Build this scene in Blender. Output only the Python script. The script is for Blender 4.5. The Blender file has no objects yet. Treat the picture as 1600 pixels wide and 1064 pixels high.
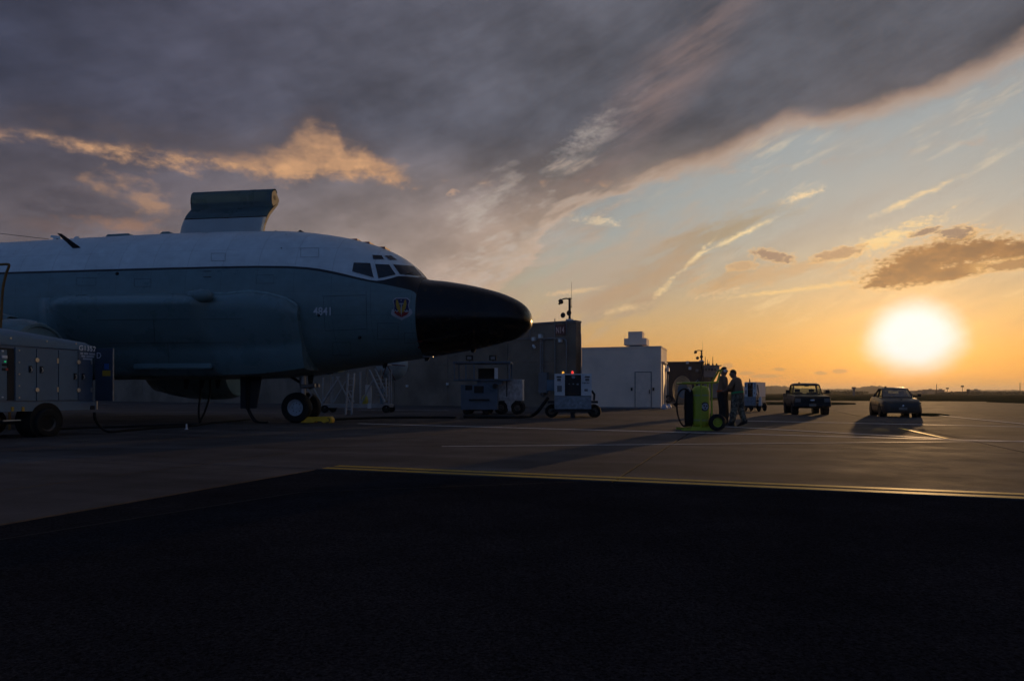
import bpy, bmesh, math, random
import numpy as np
from mathutils import Vector, Matrix
from mathutils.bvhtree import BVHTree
random.seed(4)
SC = bpy.context.scene
C = SC.collection
PI = math.pi
# ------------------------------------------------------------------ camera
F, HZ, CH = 1067.0, 614.0, 1.05          # focal length in photo pixels, horizon row, eye height
cam = bpy.data.cameras.new('camera'); camo = bpy.data.objects.new('camera', cam); C.objects.link(camo)
cam.sensor_width = 36.0; cam.lens = 36.0*F/1600.0
cam.shift_y = (HZ-532.0)/1600.0
cam.clip_start = 0.05; cam.clip_end = 20000
camo.location = (0, 0, CH); camo.rotation_euler = (PI/2, 0, 0)
SC.camera = camo
SC.view_settings.view_transform = 'Standard'; SC.view_settings.look = 'None'
SC.view_settings.exposure = 0.0; SC.view_settings.gamma = 1.0; SC.view_settings.use_curve_mapping = False
SC.render.engine = 'CYCLES'
try:
    SC.cycles.use_denoising = True
    SC.cycles.use_adaptive_sampling = True; SC.cycles.adaptive_threshold = 0.02; SC.cycles.adaptive_min_samples = 12
    SC.cycles.max_bounces = 6; SC.cycles.volume_bounces = 0; SC.cycles.transparent_max_bounces = 12
except Exception: pass

def AE(px, py):                          # azimuth (from +Y towards +X) and elevation in degrees
    u = (px-800)/F; v = (HZ-py)/F
    return math.degrees(math.atan(u)), math.degrees(math.atan(v/math.hypot(1, u)))
def lin(c):
    return tuple(((x/255)/12.92 if x/255 <= 0.04045 else ((x/255+0.055)/1.055)**2.4) for x in c)
SUN_AZ, SUN_EL = AE(1428, 522)
# ------------------------------------------------------------------ node expressions
class X:
    def __init__(s, nt, v): s.nt = nt; s.v = v
    def _m(s, op, *a):
        n = s.nt.nodes.new('ShaderNodeMath'); n.operation = op
        for i, q in enumerate((s,)+a):
            put(s.nt, n.inputs[i], q)
        return X(s.nt, n.outputs[0])
    def __add__(s, o): return s._m('ADD', o)
    __radd__ = __add__
    def __sub__(s, o): return s._m('SUBTRACT', o)
    def __rsub__(s, o): return (s*-1.0)+o
    def __mul__(s, o): return s._m('MULTIPLY', o)
    __rmul__ = __mul__
    def __truediv__(s, o): return s._m('DIVIDE', o)
    def __pow__(s, o): return s._m('POWER', o)
    def mx(s, o): return s._m('MAXIMUM', o)
    def mn(s, o): return s._m('MINIMUM', o)
    def abs(s): return s._m('ABSOLUTE')
    def exp(s): return s._m('EXPONENT')
    def ss(s, a, b, lo=0.0, hi=1.0):     # smoothstep
        if a > b: a, b, lo, hi = b, a, hi, lo
        n = s.nt.nodes.new('ShaderNodeMapRange'); n.interpolation_type = 'SMOOTHSTEP'
        put(s.nt, n.inputs['Value'], s)
        n.inputs['From Min'].default_value = a; n.inputs['From Max'].default_value = b
        n.inputs['To Min'].default_value = lo; n.inputs['To Max'].default_value = hi
        return X(s.nt, n.outputs[0])
    def ln(s, a, b, lo=0.0, hi=1.0):
        n = s.nt.nodes.new('ShaderNodeMapRange'); n.interpolation_type = 'LINEAR'; n.clamp = True
        put(s.nt, n.inputs['Value'], s)
        n.inputs['From Min'].default_value = a; n.inputs['From Max'].default_value = b
        n.inputs['To Min'].default_value = lo; n.inputs['To Max'].default_value = hi
        return X(s.nt, n.outputs[0])
    def curve(s, pts, smooth=True):      # pts [(x,y)] -> piecewise curve
        pts = sorted(pts)
        x0, x1 = pts[0][0], pts[-1][0]; ys = [p[1] for p in pts]; y0, y1 = min(ys), max(ys)
        if y1-y0 < 1e-6: y1 = y0+1
        n = s.nt.nodes.new('ShaderNodeFloatCurve'); cm = n.mapping; cu = cm.curves[0]
        nn = [((p[0]-x0)/(x1-x0), (p[1]-y0)/(y1-y0)) for p in pts]
        cu.points[0].location = nn[0]; cu.points[1].location = nn[-1]
        for q in nn[1:-1]: cu.points.new(*q)
        for p in cu.points: p.handle_type = 'AUTO_CLAMPED' if smooth else 'VECTOR'
        cm.update()
        t = s.ln(x0, x1)
        put(s.nt, n.inputs['Value'], t)
        return X(s.nt, n.outputs[0])*(y1-y0)+y0
def put(nt, sock, q):
    if isinstance(q, X): nt.links.new(q.v, sock)
    elif isinstance(q, (tuple, list)): sock.default_value = tuple(q)+((1.0,) if len(q) == 3 and sock.type == 'RGBA' else ())
    elif hasattr(q, 'is_output'): nt.links.new(q, sock)
    else: sock.default_value = q
def comb(nt, x, y, z=0.0):
    n = nt.nodes.new('ShaderNodeCombineXYZ')
    for i, q in enumerate((x, y, z)): put(nt, n.inputs[i], q)
    return n.outputs[0]
def noise(nt, vec, scale, detail=6, rough=0.55, dist=0.0, dim='3D'):
    n = nt.nodes.new('ShaderNodeTexNoise'); n.noise_dimensions = dim
    put(nt, n.inputs['Vector'], vec)
    n.inputs['Scale'].default_value = scale; n.inputs['Detail'].default_value = detail
    n.inputs['Roughness'].default_value = rough; n.inputs['Distortion'].default_value = dist
    return X(nt, n.outputs[0])
def mixc(nt, fac, a, b, mode='MIX'):
    n = nt.nodes.new('ShaderNodeMix'); n.data_type = 'RGBA'; n.blend_type = mode
    n.clamp_factor = True
    put(nt, n.inputs[0], fac); put(nt, n.inputs[6], a); put(nt, n.inputs[7], b)
    return n.outputs[2]
def ramp(nt, x, stops, a, b):
    n = nt.nodes.new('ShaderNodeValToRGB'); r = n.color_ramp
    put(nt, n.inputs[0], x.ln(a, b))
    e = r.elements
    e[0].position = (stops[0][0]-a)/(b-a); e[0].color = lin(stops[0][1])+(1,)
    e[1].position = (stops[-1][0]-a)/(b-a); e[1].color = lin(stops[-1][1])+(1,)
    for p, c in stops[1:-1]:
        q = e.new((p-a)/(b-a)); q.color = lin(c)+(1,)
    return n.outputs[0]
# ------------------------------------------------------------------ sky
world = bpy.data.worlds.new('World'); SC.world = world; world.use_nodes = True
wt = world.node_tree; wt.nodes.clear()
tc = wt.nodes.new('ShaderNodeTexCoord'); sp = wt.nodes.new('ShaderNodeSeparateXYZ')
wt.links.new(tc.outputs['Generated'], sp.inputs[0])
dx, dy, dz = [X(wt, sp.outputs[i]) for i in range(3)]
az = dx._m('ARCTAN2', dy)*(180/PI)
el = dz._m('ARCSINE')*(180/PI)
sv = Vector((math.sin(math.radians(SUN_AZ))*math.cos(math.radians(SUN_EL)), math.cos(math.radians(SUN_AZ))*math.cos(math.radians(SUN_EL)), math.sin(math.radians(SUN_EL))))
cosd = (dx*sv.x+dy*sv.y+dz*sv.z).mn(0.999999)
th = cosd._m('ARCCOSINE')*(180/PI)                # angle from the sun, degrees
far = th.ss(35, 95)                               # 0 near the sun, 1 away from it
elp = el.mx(0.0)
warm = ramp(wt, elp, [(0, (204, 132, 62)), (2.5, (212, 152, 80)), (5.5, (202, 166, 118)), (9, (180, 171, 152)), (13, (162, 170, 170)), (20, (152, 166, 174)), (34, (128, 144, 162)), (90, (74, 96, 138))], 0, 90)
cool = ramp(wt, elp, [(0, (120, 106, 108)), (6, (112, 104, 114)), (16, (84, 96, 124)), (40, (66, 88, 128)), (90, (58, 80, 124))], 0, 90)
clear = mixc(wt, far, warm, cool)
sky = wt.nodes.new('ShaderNodeTexSky'); sky.sky_type = 'NISHITA'; sky.sun_disc = False
sky.sun_elevation = math.radians(SUN_EL); sky.sun_rotation = math.radians(SUN_AZ)
sky.air_density = 1.2; sky.dust_density = 2.0; sky.ozone_density = 1.5
nish = mixc(wt, 1.0, sky.outputs[0], (0.07, 0.07, 0.07, 1), 'MULTIPLY')
clear = mixc(wt, 0.15, clear, nish)
# coordinates for cloud noise: flattened towards the horizon
cv = comb(wt, az*0.1, el*0.17, 0.0)
n1 = noise(wt, cv, 1.1, 5, 0.56, dim='2D')
n2 = noise(wt, cv, 3.1, 5, 0.6, dim='2D')
n3 = noise(wt, comb(wt, az*0.1+37.0, el*0.2+7.3, 0.0), 6.5, 4, 0.62, dim='2D')
n4 = noise(wt, comb(wt, az*0.1+11.0, el*0.2+3.1, 0.0), 19.0, 3, 0.65, dim='2D')
n34 = n3*0.45+n4*0.55
ca, sa = math.cos(math.radians(22)), math.sin(math.radians(22))
stv = comb(wt, (az*ca+el*sa)*0.035, (el*ca-az*sa)*0.17+3.0, 0.0)     # streaks rising to the right
ns = noise(wt, stv, 2.2, 5, 0.6, dim='2D')
ns2 = noise(wt, comb(wt, (az*ca+el*sa)*0.05, (el*ca-az*sa)*0.2+11.0, 0.0), 5.0, 4, 0.65, dim='2D')
def pe(pts): return [AE(*p) for p in pts]
def add(col, c, f): return mixc(wt, f, col, c, 'ADD')
# warm glow round the sun
de = el-SUN_EL+0.3; da = (az-SUN_AZ)*math.cos(math.radians(SUN_EL))
rr = (da*da*0.80+de*de)._m('SQRT')+(n1-0.5)*1.3+(ns-0.5)*0.9
# veil and streaks of high thin cloud in the clear part
veil = ns.ss(0.42, 0.72)*elp.ss(2.0, 7.0)
col = mixc(wt, veil*0.42, clear, mixc(wt, elp.ss(4, 16), lin((196, 164, 124))+(1,), lin((170, 160, 150))+(1,)))
wisp = ns2.ss(0.50, 0.74)*n1.ss(0.40, 0.62)*elp.ss(3, 8)*elp.ss(40, 22)
col = mixc(wt, wisp*0.5, col, mixc(wt, elp.ss(4, 14), lin((250, 212, 150))+(1,), lin((214, 198, 172))+(1,)))
aev = comb(wt, az, el, 0.0)
def spot(px, py, rx, ry, rot=0.0):               # soft elliptical distance, 0 at the centre and 1 at the rim
    a0, e0 = AE(px, py); k = 57.3/F*0.92
    n = wt.nodes.new('ShaderNodeMapping'); n.vector_type = 'TEXTURE'
    n.inputs['Location'].default_value = (a0, e0, 0); n.inputs['Rotation'].default_value = (0, 0, math.radians(rot))
    n.inputs['Scale'].default_value = (rx*k, ry*k, 1.0)
    wt.links.new(aev, n.inputs['Vector'])
    m = wt.nodes.new('ShaderNodeVectorMath'); m.operation = 'LENGTH'
    wt.links.new(n.outputs[0], m.inputs[0])
    return X(wt, m.outputs['Value'])
def wispy(px, py, rx, ry, rot, c, st, lo=0.25, nz=None):
    global col
    d = spot(px, py, rx, ry, rot)
    m = (1.0-d+((nz or ns2)-0.5)*2.2).ss(lo, 1.0)*d.ss(1.7, 0.8)
    col = mixc(wt, m*st, col, lin(c)+(1,))
wispy(950, 430, 230, 75, 22, (182, 163, 144), 0.75, -0.3)
wispy(870, 360, 120, 60, 30, (186, 172, 160), 0.6, -0.1)
wispy(1130, 366, 105, 27, 16, (170, 154, 130), 1.0, -0.2)
wispy(1005, 440, 125, 40, 33, (176, 154, 130), 0.9, -0.4)
wispy(1155, 368, 75, 6, 22, (238, 212, 164), 1.0, 0.0, n34)
wispy(1085, 404, 46, 6, 42, (238, 210, 160), 1.0, 0.0, n34)
wispy(1035, 452, 40, 9, 45, (232, 202, 152), 0.9, 0.1, n34)
wispy(975, 482, 60, 10, 12, (222, 190, 144), 0.8, 0.1, n34)
wispy(1120, 455, 70, 22, 10, (226, 192, 146), 0.8, 0.3, n34)
wispy(1020, 440, 90, 42, 30, (186, 158, 128), 0.7, 0.0)
wispy(1130, 440, 60, 22, 30, (190, 158, 122), 0.7, 0.0)
wispy(1255, 306, 44, 8, 12, (232, 206, 166), 1.0, 0.0, n34)
wispy(1420, 313, 80, 8, 20, (230, 204, 162), 1.0, 0.1, n34)
wispy(935, 345, 70, 14, -8, (226, 206, 174), 0.9, 0.3, n34)
wispy(1380, 375, 130, 22, 18, (246, 212, 152), 0.9, 0.25, n34)
wispy(1250, 452, 150, 6, 4, (248, 208, 140), 0.7, 0.1, n34)
wispy(1200, 430, 170, 24, 8, (206, 164, 118), 0.6, 0.1)
wispy(950, 470, 150, 26, 12, (188, 156, 124), 0.5, 0.0)
wispy(900, 455, 90, 8, 6, (224, 190, 146), 0.7, 0.2, n34)
# --- the big cloud deck: everything above a ragged line that climbs to the right
edge = pe([(-700, 640), (300, 640), (640, 560), (760, 470), (830, 400), (870, 345), (930, 320), (1000, 292), (1060, 272), (1130, 250), (1200, 212), (1250, 190), (1310, 196), (1400, 172), (1500, 136), (1600, 88), (1750, 0)])
eb = az.curve(edge)
eb = eb+(az-edge[-1][0]).mx(0.0)*0.4
behind = az.abs().ss(60, 110)
eb = eb*(1.0-behind)+behind*(-8.0)
soft = az.ss(16, 4)                                # the edge breaks up away from the sun
dd = el-eb+(n1-0.5)*(1.8+soft*2.0)+(n2-0.5)*(1.0+soft)+(ns-0.5)*(1.0+soft*9.0)+(ns2-0.5)*soft*5.0
deck = dd.ss(-0.9, 0.9)*(1.0-soft)+soft*dd.ss(-4.5, 3.5)
# colour of the deck: warm and lighter towards the sun and the horizon, dark slate away from it
dwarm = ramp(wt, th, [(0, (190, 150, 112)), (12, (104, 100, 104)), (20, (86, 88, 97)), (32, (90, 91, 101)), (46, (86, 87, 100)), (56, (80, 81, 97)), (70, (57, 61, 79)), (90, (58, 76, 108)), (180, (66, 96, 146))], 0, 180)
low = ramp(wt, th, [(0, (225, 180, 115)), (28, (186, 158, 132)), (38, (178, 158, 146)), (48, (152, 138, 134)), (57, (124, 113, 115)), (66, (106, 98, 103)), (85, (88, 93, 112)), (180, (84, 110, 152))], 0, 180)
lowf = el.ss(22, 8)
dcol = mixc(wt, lowf, dwarm, low)
tex = n1.ln(0.28, 0.74, 0.74, 1.24)*n2.ln(0.2, 0.8, 0.92, 1.08)*ns.ln(0.3, 0.7, 0.88, 1.14)
dcol = mixc(wt, 1.0, dcol, comb(wt, tex, tex, tex), 'MULTIPLY')
# lit salmon streak running up through the deck
streak = spot(1050, 115, 260, 60, 43)
dcol = mixc(wt, streak.ss(1.3, 0.0)*ns.ss(0.3, 0.7)*0.62, dcol, lin((146, 122, 116))+(1,))
brk = spot(905, 225, 85, 28, 33)
dcol = mixc(wt, (1.15-brk+(n34-0.5)*3.6).ss(0.2, 1.5)*0.3, dcol, lin((184, 174, 168))+(1,))
for bx_ in ((800, 400, 150, 70, 20, 0.7), (760, 320, 120, 50, 30, 0.45), (930, 215, 120, 40, 33, 0.22)):
    brk2 = spot(*bx_[:5])
    dcol = mixc(wt, (1.0-brk2+(ns2*0.6+n3*0.4-0.5)*3.8).ss(0.15, 1.4)*bx_[5], dcol, lin((196, 184, 174))+(1,))
# lit rim along the lower edge
rim = (dd.ss(-1.0, 0.0)*dd.ss(1.5, 0.0)*(1.0-soft)+dd.ss(-1.6, 0.0)*dd.ss(2.2, 0.0)*soft)*th.ss(60, 26)
dcol = mixc(wt, rim*0.58, dcol, lin((214, 176, 148))+(1,))
col = mixc(wt, deck, col, dcol)
# --- lit cumulus bank on the left
bot = az.curve(pe([(-250, 190), (0, 214), (100, 230), (200, 249), (330, 266), (420, 283), (550, 284), (640, 292), (655, 288), (700, 285)]))
top = az.curve(pe([(-250, 150), (0, 192), (120, 206), (240, 222), (350, 232), (430, 222), (480, 190), (505, 188), (540, 220), (590, 238), (640, 270), (655, 285), (700, 285)]))
wob = (n2-0.5)*3.0+(n3-0.5)*2.2
lowm = (el-bot+wob*0.7).ss(-0.4, 1.1)
upm = (top-el+wob*0.55).ss(-0.3, 1.2)
rgt = az.ss(-23.5, -13)
tt = (el-bot)/((top-bot).mx(0.3))
fade = 1.0-tt.ss(0.25, 1.15)*(1.0-rgt*0.75)
lit = (n2*0.6+n3*0.4).ln(0.30, 0.66, 0.25, 1.0)
bank = lowm*upm*az.ss(-52, -34)
bc = mixc(wt, (fade*lit).mn(1.0), lin((96, 86, 88))+(1,), lin((214, 164, 122))+(1,))
dk = (top+1.2-el+wob*0.8).ss(-0.6, 1.6)*(el-bot+wob*0.6).ss(0.3, 1.8)*az.ss(-52, -34)*az.ss(-8.6, -12)
col = mixc(wt, dk*0.5, col, lin((84, 76, 80))+(1,))
col = mixc(wt, bank*(0.25+0.75*fade), col, bc)
def puff(px, py, rx, ry, c, st, rot=0, k=2.4, lo=0.2, hi=1.2, nz=None):
    global col
    d = spot(px, py, rx, ry, rot)
    m = (1.2-d+((nz or (n2*0.5+n3*0.5))-0.5)*k).ss(lo, hi)
    col = mixc(wt, m*st, col, lin(c)+(1,))
puff(110, 325, 130, 40, (74, 70, 78), 0.7, 5)
puff(215, 305, 75, 24, (176, 138, 112), 0.75, -12, 3.6, 0.1, 1.5)
puff(190, 352, 90, 18, (160, 122, 100), 0.6, 0, 3.0, 0.3, 1.3)
puff(60, 350, 110, 16, (112, 94, 92), 0.5, 0, 3.0, 0.3, 1.3)
puff(707, 300, 12, 7, (190, 156, 134), 0.7, 20, 5.5, 0.3, 1.4, n34)
# --- glow of the sun through the low air
g1 = (rr*-0.19).exp(); g2 = (rr*-0.5).exp()
# dark cumulus beside the sun, bright-edged
def cumu(px, py, rx, ry, rot, c, st=0.95, k=2.0):
    global col
    d = spot(px, py, rx, ry, rot)
    f = 1.25-d+((n2*0.45+n3*0.55)-0.5)*k
    col = mixc(wt, f.ss(0.02, 0.35)*f.ss(0.75, 0.3)*0.65, col, lin((250, 206, 134))+(1,))
    col = mixc(wt, f.ss(0.30, 0.62)*st, col, lin(c)+(1,))
def mass(parts, c, st, k=1.5, c2=None):
    global col
    f = None
    for p in parts:
        q = 1.25-spot(*p)
        f = q if f is None else f._m('SMOOTH_MAX', q, 0.35)
    f = f+((n2*0.2+n3*0.35+n4*0.45)-0.5)*(k*1.35)
    col = mixc(wt, f.ss(-0.35, 0.40)*0.5, col, lin((238, 188, 120))+(1,))
    col = mixc(wt, f.ss(0.10, 0.66)*st, col, mixc(wt, (n3-0.5+f*0.25).ss(-0.1, 0.5), lin(c2 or c)+(1,), lin(c)+(1,)))
mass([(1440, 408, 75, 24, 14), (1520, 394, 70, 17, 4), (1420, 428, 62, 18, 2), (1590, 392, 60, 13, 0), (1380, 440, 30, 9, 10), (1490, 425, 45, 12, 10)], (130, 102, 80), 0.97, 1.9, (162, 120, 82))
mass([(1600, 412, 50, 8, 0)], (166, 128, 92), 0.9)
mass([(1208, 400, 30, 8, -14), (1228, 406, 16, 5, -20)], (160, 134, 116), 0.9, 3.0)
mass([(1310, 396, 36, 7, 6)], (176, 144, 118), 0.8, 3.0)
mass([(1160, 416, 20, 6, 4)], (192, 160, 128), 0.7, 3.0)
mass([(1488, 364, 22, 8, 0), (1446, 362, 20, 5, 10)], (140, 122, 112), 0.85, 2.8)
for px, py, rx, ry in ((1137, 572, 13, 7), (1219, 577, 14, 4), (1283, 583, 12, 4), (1312, 580, 15, 5), (1195, 588, 34, 4), (1165, 583, 16, 5)):
    puff(px, py, rx, ry, (196, 146, 96), 0.75, 0, 1.5, 0.25, 0.75)
puff(1540, 600, 120, 14, (226, 160, 74), 0.6, 0, 2.4, 0.2, 1.0)
col = add(col, lin((255, 176, 66))+(1,), g1*0.34)
col = add(col, (1.0, 0.78, 0.42, 1), g2*0.44)
core = rr.ss(3.5, 1.2)
col = mixc(wt, core, col, (1.15, 1.10, 1.0, 1))
bg = wt.nodes.new('ShaderNodeBackground'); wo = wt.nodes.new('ShaderNodeOutputWorld')
wt.links.new(col, bg.inputs['Color']); bg.inputs['Strength'].default_value = 1.0
wt.links.new(bg.outputs[0], wo.inputs[0])
# ------------------------------------------------------------------ sun
sl = bpy.data.lights.new('sun', 'SUN'); sl.energy = 1.35; sl.angle = math.radians(0.6); sl.color = (1.0, 0.58, 0.24)
so = bpy.data.objects.new('sun', sl); C.objects.link(so)
so.rotation_euler = (-sv).to_track_quat('-Z', 'Y').to_euler()
so.location = (60, 100, 30)
world.cycles.sampling_method = 'MANUAL'; world.cycles.sample_map_resolution = 256
# ------------------------------------------------------------------ helpers
MATS = {}
def mat(name, c, rough=0.6, metal=0.0, spec=0.4, var=0.18, vs=3.0, bump=0.0, bs=60.0, emit=None, es=0.0, coat=0.0):
    if name in MATS: return MATS[name]
    m = bpy.data.materials.new(name); m.use_nodes = True; nt = m.node_tree
    b = nt.nodes['Principled BSDF']
    b.inputs['Roughness'].default_value = rough; b.inputs['Metallic'].default_value = metal
    b.inputs['Specular IOR Level'].default_value = spec
    b.inputs['Coat Weight'].default_value = coat
    if var > 0:
        t = nt.nodes.new('ShaderNodeTexCoord')
        n = noise(nt, t.outputs['Object'], vs, 5, 0.6)
        lo = tuple(x*(1-var) for x in c); hi = tuple(min(1, x*(1+var)) for x in c)
        nt.links.new(mixc(nt, n.ln(0.3, 0.7), lo+(1,), hi+(1,)), b.inputs['Base Color'])
        nt.links.new(n.ln(0.3, 0.7, max(0.02, rough-0.08), min(1, rough+0.08)).v, b.inputs['Roughness'])
        if bump > 0:
            k = noise(nt, t.outputs['Object'], bs, 3, 0.6)
            bn = nt.nodes.new('ShaderNodeBump'); bn.inputs['Strength'].default_value = bump; bn.inputs['Distance'].default_value = 0.01
            nt.links.new(k.v, bn.inputs['Height']); nt.links.new(bn.outputs[0], b.inputs['Normal'])
    else:
        b.inputs['Base Color'].default_value = c+(1,)
    if emit:
        b.inputs['Emission Color'].default_value = emit+(1,); b.inputs['Emission Strength'].default_value = es
    MATS[name] = m
    return m
def glass(name, tint, refl=0.12):
    if name in MATS: return MATS[name]
    m = bpy.data.materials.new(name); m.use_nodes = True; nt = m.node_tree; nt.nodes.clear()
    o = nt.nodes.new('ShaderNodeOutputMaterial'); mx = nt.nodes.new('ShaderNodeMixShader')
    t = nt.nodes.new('ShaderNodeBsdfTransparent'); g = nt.nodes.new('ShaderNodeBsdfGlossy')
    t.inputs[0].default_value = tint+(1,); g.inputs['Roughness'].default_value = 0.03
    lw = nt.nodes.new('ShaderNodeLayerWeight'); lw.inputs[0].default_value = 0.25
    f = X(nt, lw.outputs['Fresnel'])*0.35+refl*0.2
    nt.links.new(f.v, mx.inputs[0]); nt.links.new(t.outputs[0], mx.inputs[1]); nt.links.new(g.outputs[0], mx.inputs[2])
    nt.links.new(mx.outputs[0], o.inputs[0]); MATS[name] = m
    return m
def obj(name, bm, m, parent=None, smooth=None, bevel=0.0, seg=1):
    if isinstance(bm, bmesh.types.BMesh):
        if bevel > 0:
            es = [e for e in bm.edges if len(e.link_faces) == 2 and e.calc_face_angle(0) > 0.6]
            bmesh.ops.bevel(bm, geom=es, offset=bevel, segments=seg, affect='EDGES', clamp_overlap=True)
        me = bpy.data.meshes.new(name); bm.to_mesh(me); bm.free()
    else: me = bm
    for q in (m if isinstance(m, (list, tuple)) else [m]): me.materials.append(q)
    if smooth is not None:
        for p in me.polygons: p.use_smooth = True
        me.set_sharp_from_angle(angle=math.radians(smooth))
    o = bpy.data.objects.new(name, me); C.objects.link(o)
    if parent is not None: o.parent = parent
    return o
def tag(o, label, cat, group=None):
    o['label'] = label; o['category'] = cat
    if group: o['group'] = group
    return o
def thing(name, label, cat, loc=(0, 0, 0), rotz=0.0, group=None):
    o = bpy.data.objects.new(name, None); C.objects.link(o); o.empty_display_size = 0.1
    o.location = loc; o.rotation_euler = (0, 0, rotz)
    return tag(o, label, cat, group)
def struct(o): o['kind'] = 'structure'; return o
def B(): return bmesh.new()
def bx(bm, x0, x1, y0, y1, z0, z1, M=None):
    vs = [bm.verts.new(p) for p in ((x0, y0, z0), (x1, y0, z0), (x1, y1, z0), (x0, y1, z0), (x0, y0, z1), (x1, y0, z1), (x1, y1, z1), (x0, y1, z1))]
    for f in ((0, 3, 2, 1), (4, 5, 6, 7), (0, 1, 5, 4), (1, 2, 6, 5), (2, 3, 7, 6), (3, 0, 4, 7)): bm.faces.new([vs[i] for i in f])
    if M is not None: bmesh.ops.transform(bm, matrix=M, verts=vs)
    return bm
def box(x0, x1, y0, y1, z0, z1): return bx(B(), x0, x1, y0, y1, z0, z1)
def cyl(bm, p0, p1, r0, r1=None, n=14, cap=True):
    p0, p1 = Vector(p0), Vector(p1); r1 = r0 if r1 is None else r1
    d = (p1-p0).normalized(); a = d.orthogonal().normalized(); b = d.cross(a)
    R = []
    for p, r in ((p0, r0), (p1, r1)):
        R.append([bm.verts.new(p+(a*math.cos(2*PI*i/n)+b*math.sin(2*PI*i/n))*r) for i in range(n)])
    for i in range(n):
        j = (i+1) % n; bm.faces.new((R[0][i], R[0][j], R[1][j], R[1][i]))
    if cap: bm.faces.new(R[0][::-1]); bm.faces.new(R[1])
    return bm
def tube(bm, pts, r, n=8, closed=False):
    pts = [Vector(p) for p in pts]; R = []; prev = None; N = len(pts)
    for i, p in enumerate(pts):
        if closed: d = (pts[(i+1) % N]-pts[i-1]).normalized()
        else: d = (pts[min(i+1, N-1)]-pts[max(i-1, 0)]).normalized()
        a = d.orthogonal().normalized() if prev is None else (prev-d*prev.dot(d)).normalized()
        prev = a; b = d.cross(a); rr_ = r[i] if isinstance(r, (list, tuple)) else r
        R.append([bm.verts.new(p+(a*math.cos(2*PI*k/n)+b*math.sin(2*PI*k/n))*rr_) for k in range(n)])
    for i in range(N if closed else N-1):
        A, Q = R[i], R[(i+1) % N]
        for k in range(n):
            j = (k+1) % n; bm.faces.new((A[k], A[j], Q[j], Q[k]))
    if not closed: bm.faces.new(R[0][::-1]); bm.faces.new(R[-1])
    return bm
def spline(pts, n=8):
    P = [Vector(p) for p in pts]; out = []
    for i in range(len(P)-1):
        a, b, c, d = P[max(i-1, 0)], P[i], P[i+1], P[min(i+2, len(P)-1)]
        for k in range(n):
            t = k/n
            out.append(0.5*((2*b)+(c-a)*t+(2*a-5*b+4*c-d)*t*t+(3*b-3*c+d-a)*t**3))
    return out+[P[-1]]
def lathe(bm, prof, M=None, n=20):          # prof [(radius, along)] about local x
    R = []; vs = []
    for r, x in prof:
        if r < 1e-5: v = bm.verts.new((x, 0, 0)); R.append([v]); vs.append(v)
        else:
            q = [bm.verts.new((x, r*math.cos(2*PI*i/n), r*math.sin(2*PI*i/n))) for i in range(n)]; R.append(q); vs += q
    for A, Q in zip(R, R[1:]):
        for i in range(n):
            j = (i+1) % n
            if len(A) == 1 and len(Q) == 1: continue
            if len(A) == 1: bm.faces.new((A[0], Q[j], Q[i]))
            elif len(Q) == 1: bm.faces.new((A[i], A[j], Q[0]))
            else: bm.faces.new((A[i], A[j], Q[j], Q[i]))
    if M is not None: bmesh.ops.transform(bm, matrix=M, verts=vs)
    return bm
def prism(bm, poly, y0, y1, plane='xz', M=None):
    def P(a, b, c): return (a, c, b) if plane == 'xz' else ((c, a, b) if plane == 'yz' else (a, b, c))
    A = [bm.verts.new(P(a, b, y0)) for a, b in poly]; Q = [bm.verts.new(P(a, b, y1)) for a, b in poly]
    n = len(poly)
    bm.faces.new(A); bm.faces.new(Q[::-1])
    for i in range(n):
        j = (i+1) % n; bm.faces.new((A[j], A[i], Q[i], Q[j]))
    if M is not None: bmesh.ops.transform(bm, matrix=M, verts=A+Q)
    bmesh.ops.recalc_face_normals(bm, faces=bm.faces)
    return bm
def text_bm(s, size=1.0, align='LEFT', depth=0.0, bold=0.0):
    cu = bpy.data.curves.new('t', 'FONT'); cu.body = s; cu.offset = bold*size; cu.size = size; cu.align_x = align; cu.extrude = depth; cu.resolution_u = 3
    o = bpy.data.objects.new('t', cu); C.objects.link(o)
    dg = bpy.context.evaluated_depsgraph_get(); me = bpy.data.meshes.new_from_object(o.evaluated_get(dg))
    bpy.data.objects.remove(o); bpy.data.curves.remove(cu)
    bm = B(); bm.from_mesh(me); bpy.data.meshes.remove(me)
    return bm
def flat_text(name, s, size, M, m, parent, align='LEFT', wide=1.0, bold=0.0):
    """lettering lying in the local xz plane facing -y, M places it"""
    bm = text_bm(s, size, align, bold=bold)
    bmesh.ops.transform(bm, matrix=M @ Matrix.Rotation(PI/2, 4, 'X') @ Matrix.Diagonal((wide, 1, 1, 1)), verts=bm.verts)
    return obj(name, bm, m, parent)
def T(x, y, z): return Matrix.Translation((x, y, z))
def Rz(a): return Matrix.Rotation(a, 4, 'Z')
def RX(a): return Matrix.Rotation(a, 4, 'X')
def RY(a): return Matrix.Rotation(a, 4, 'Y')
def W(px, py, Y): return Vector(((px-800)/F*Y, Y, CH+(HZ-py)/F*Y))
def G(px, py, z=0.0):
    Y = (CH-z)*F/(py-HZ); return Vector(((px-800)/F*Y, Y, z))
def copy_tree(o, parent=None):
    c = o.copy(); C.objects.link(c)
    if parent is not None: c.parent = parent
    for ch in o.children: copy_tree(ch, c)
    return c
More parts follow.
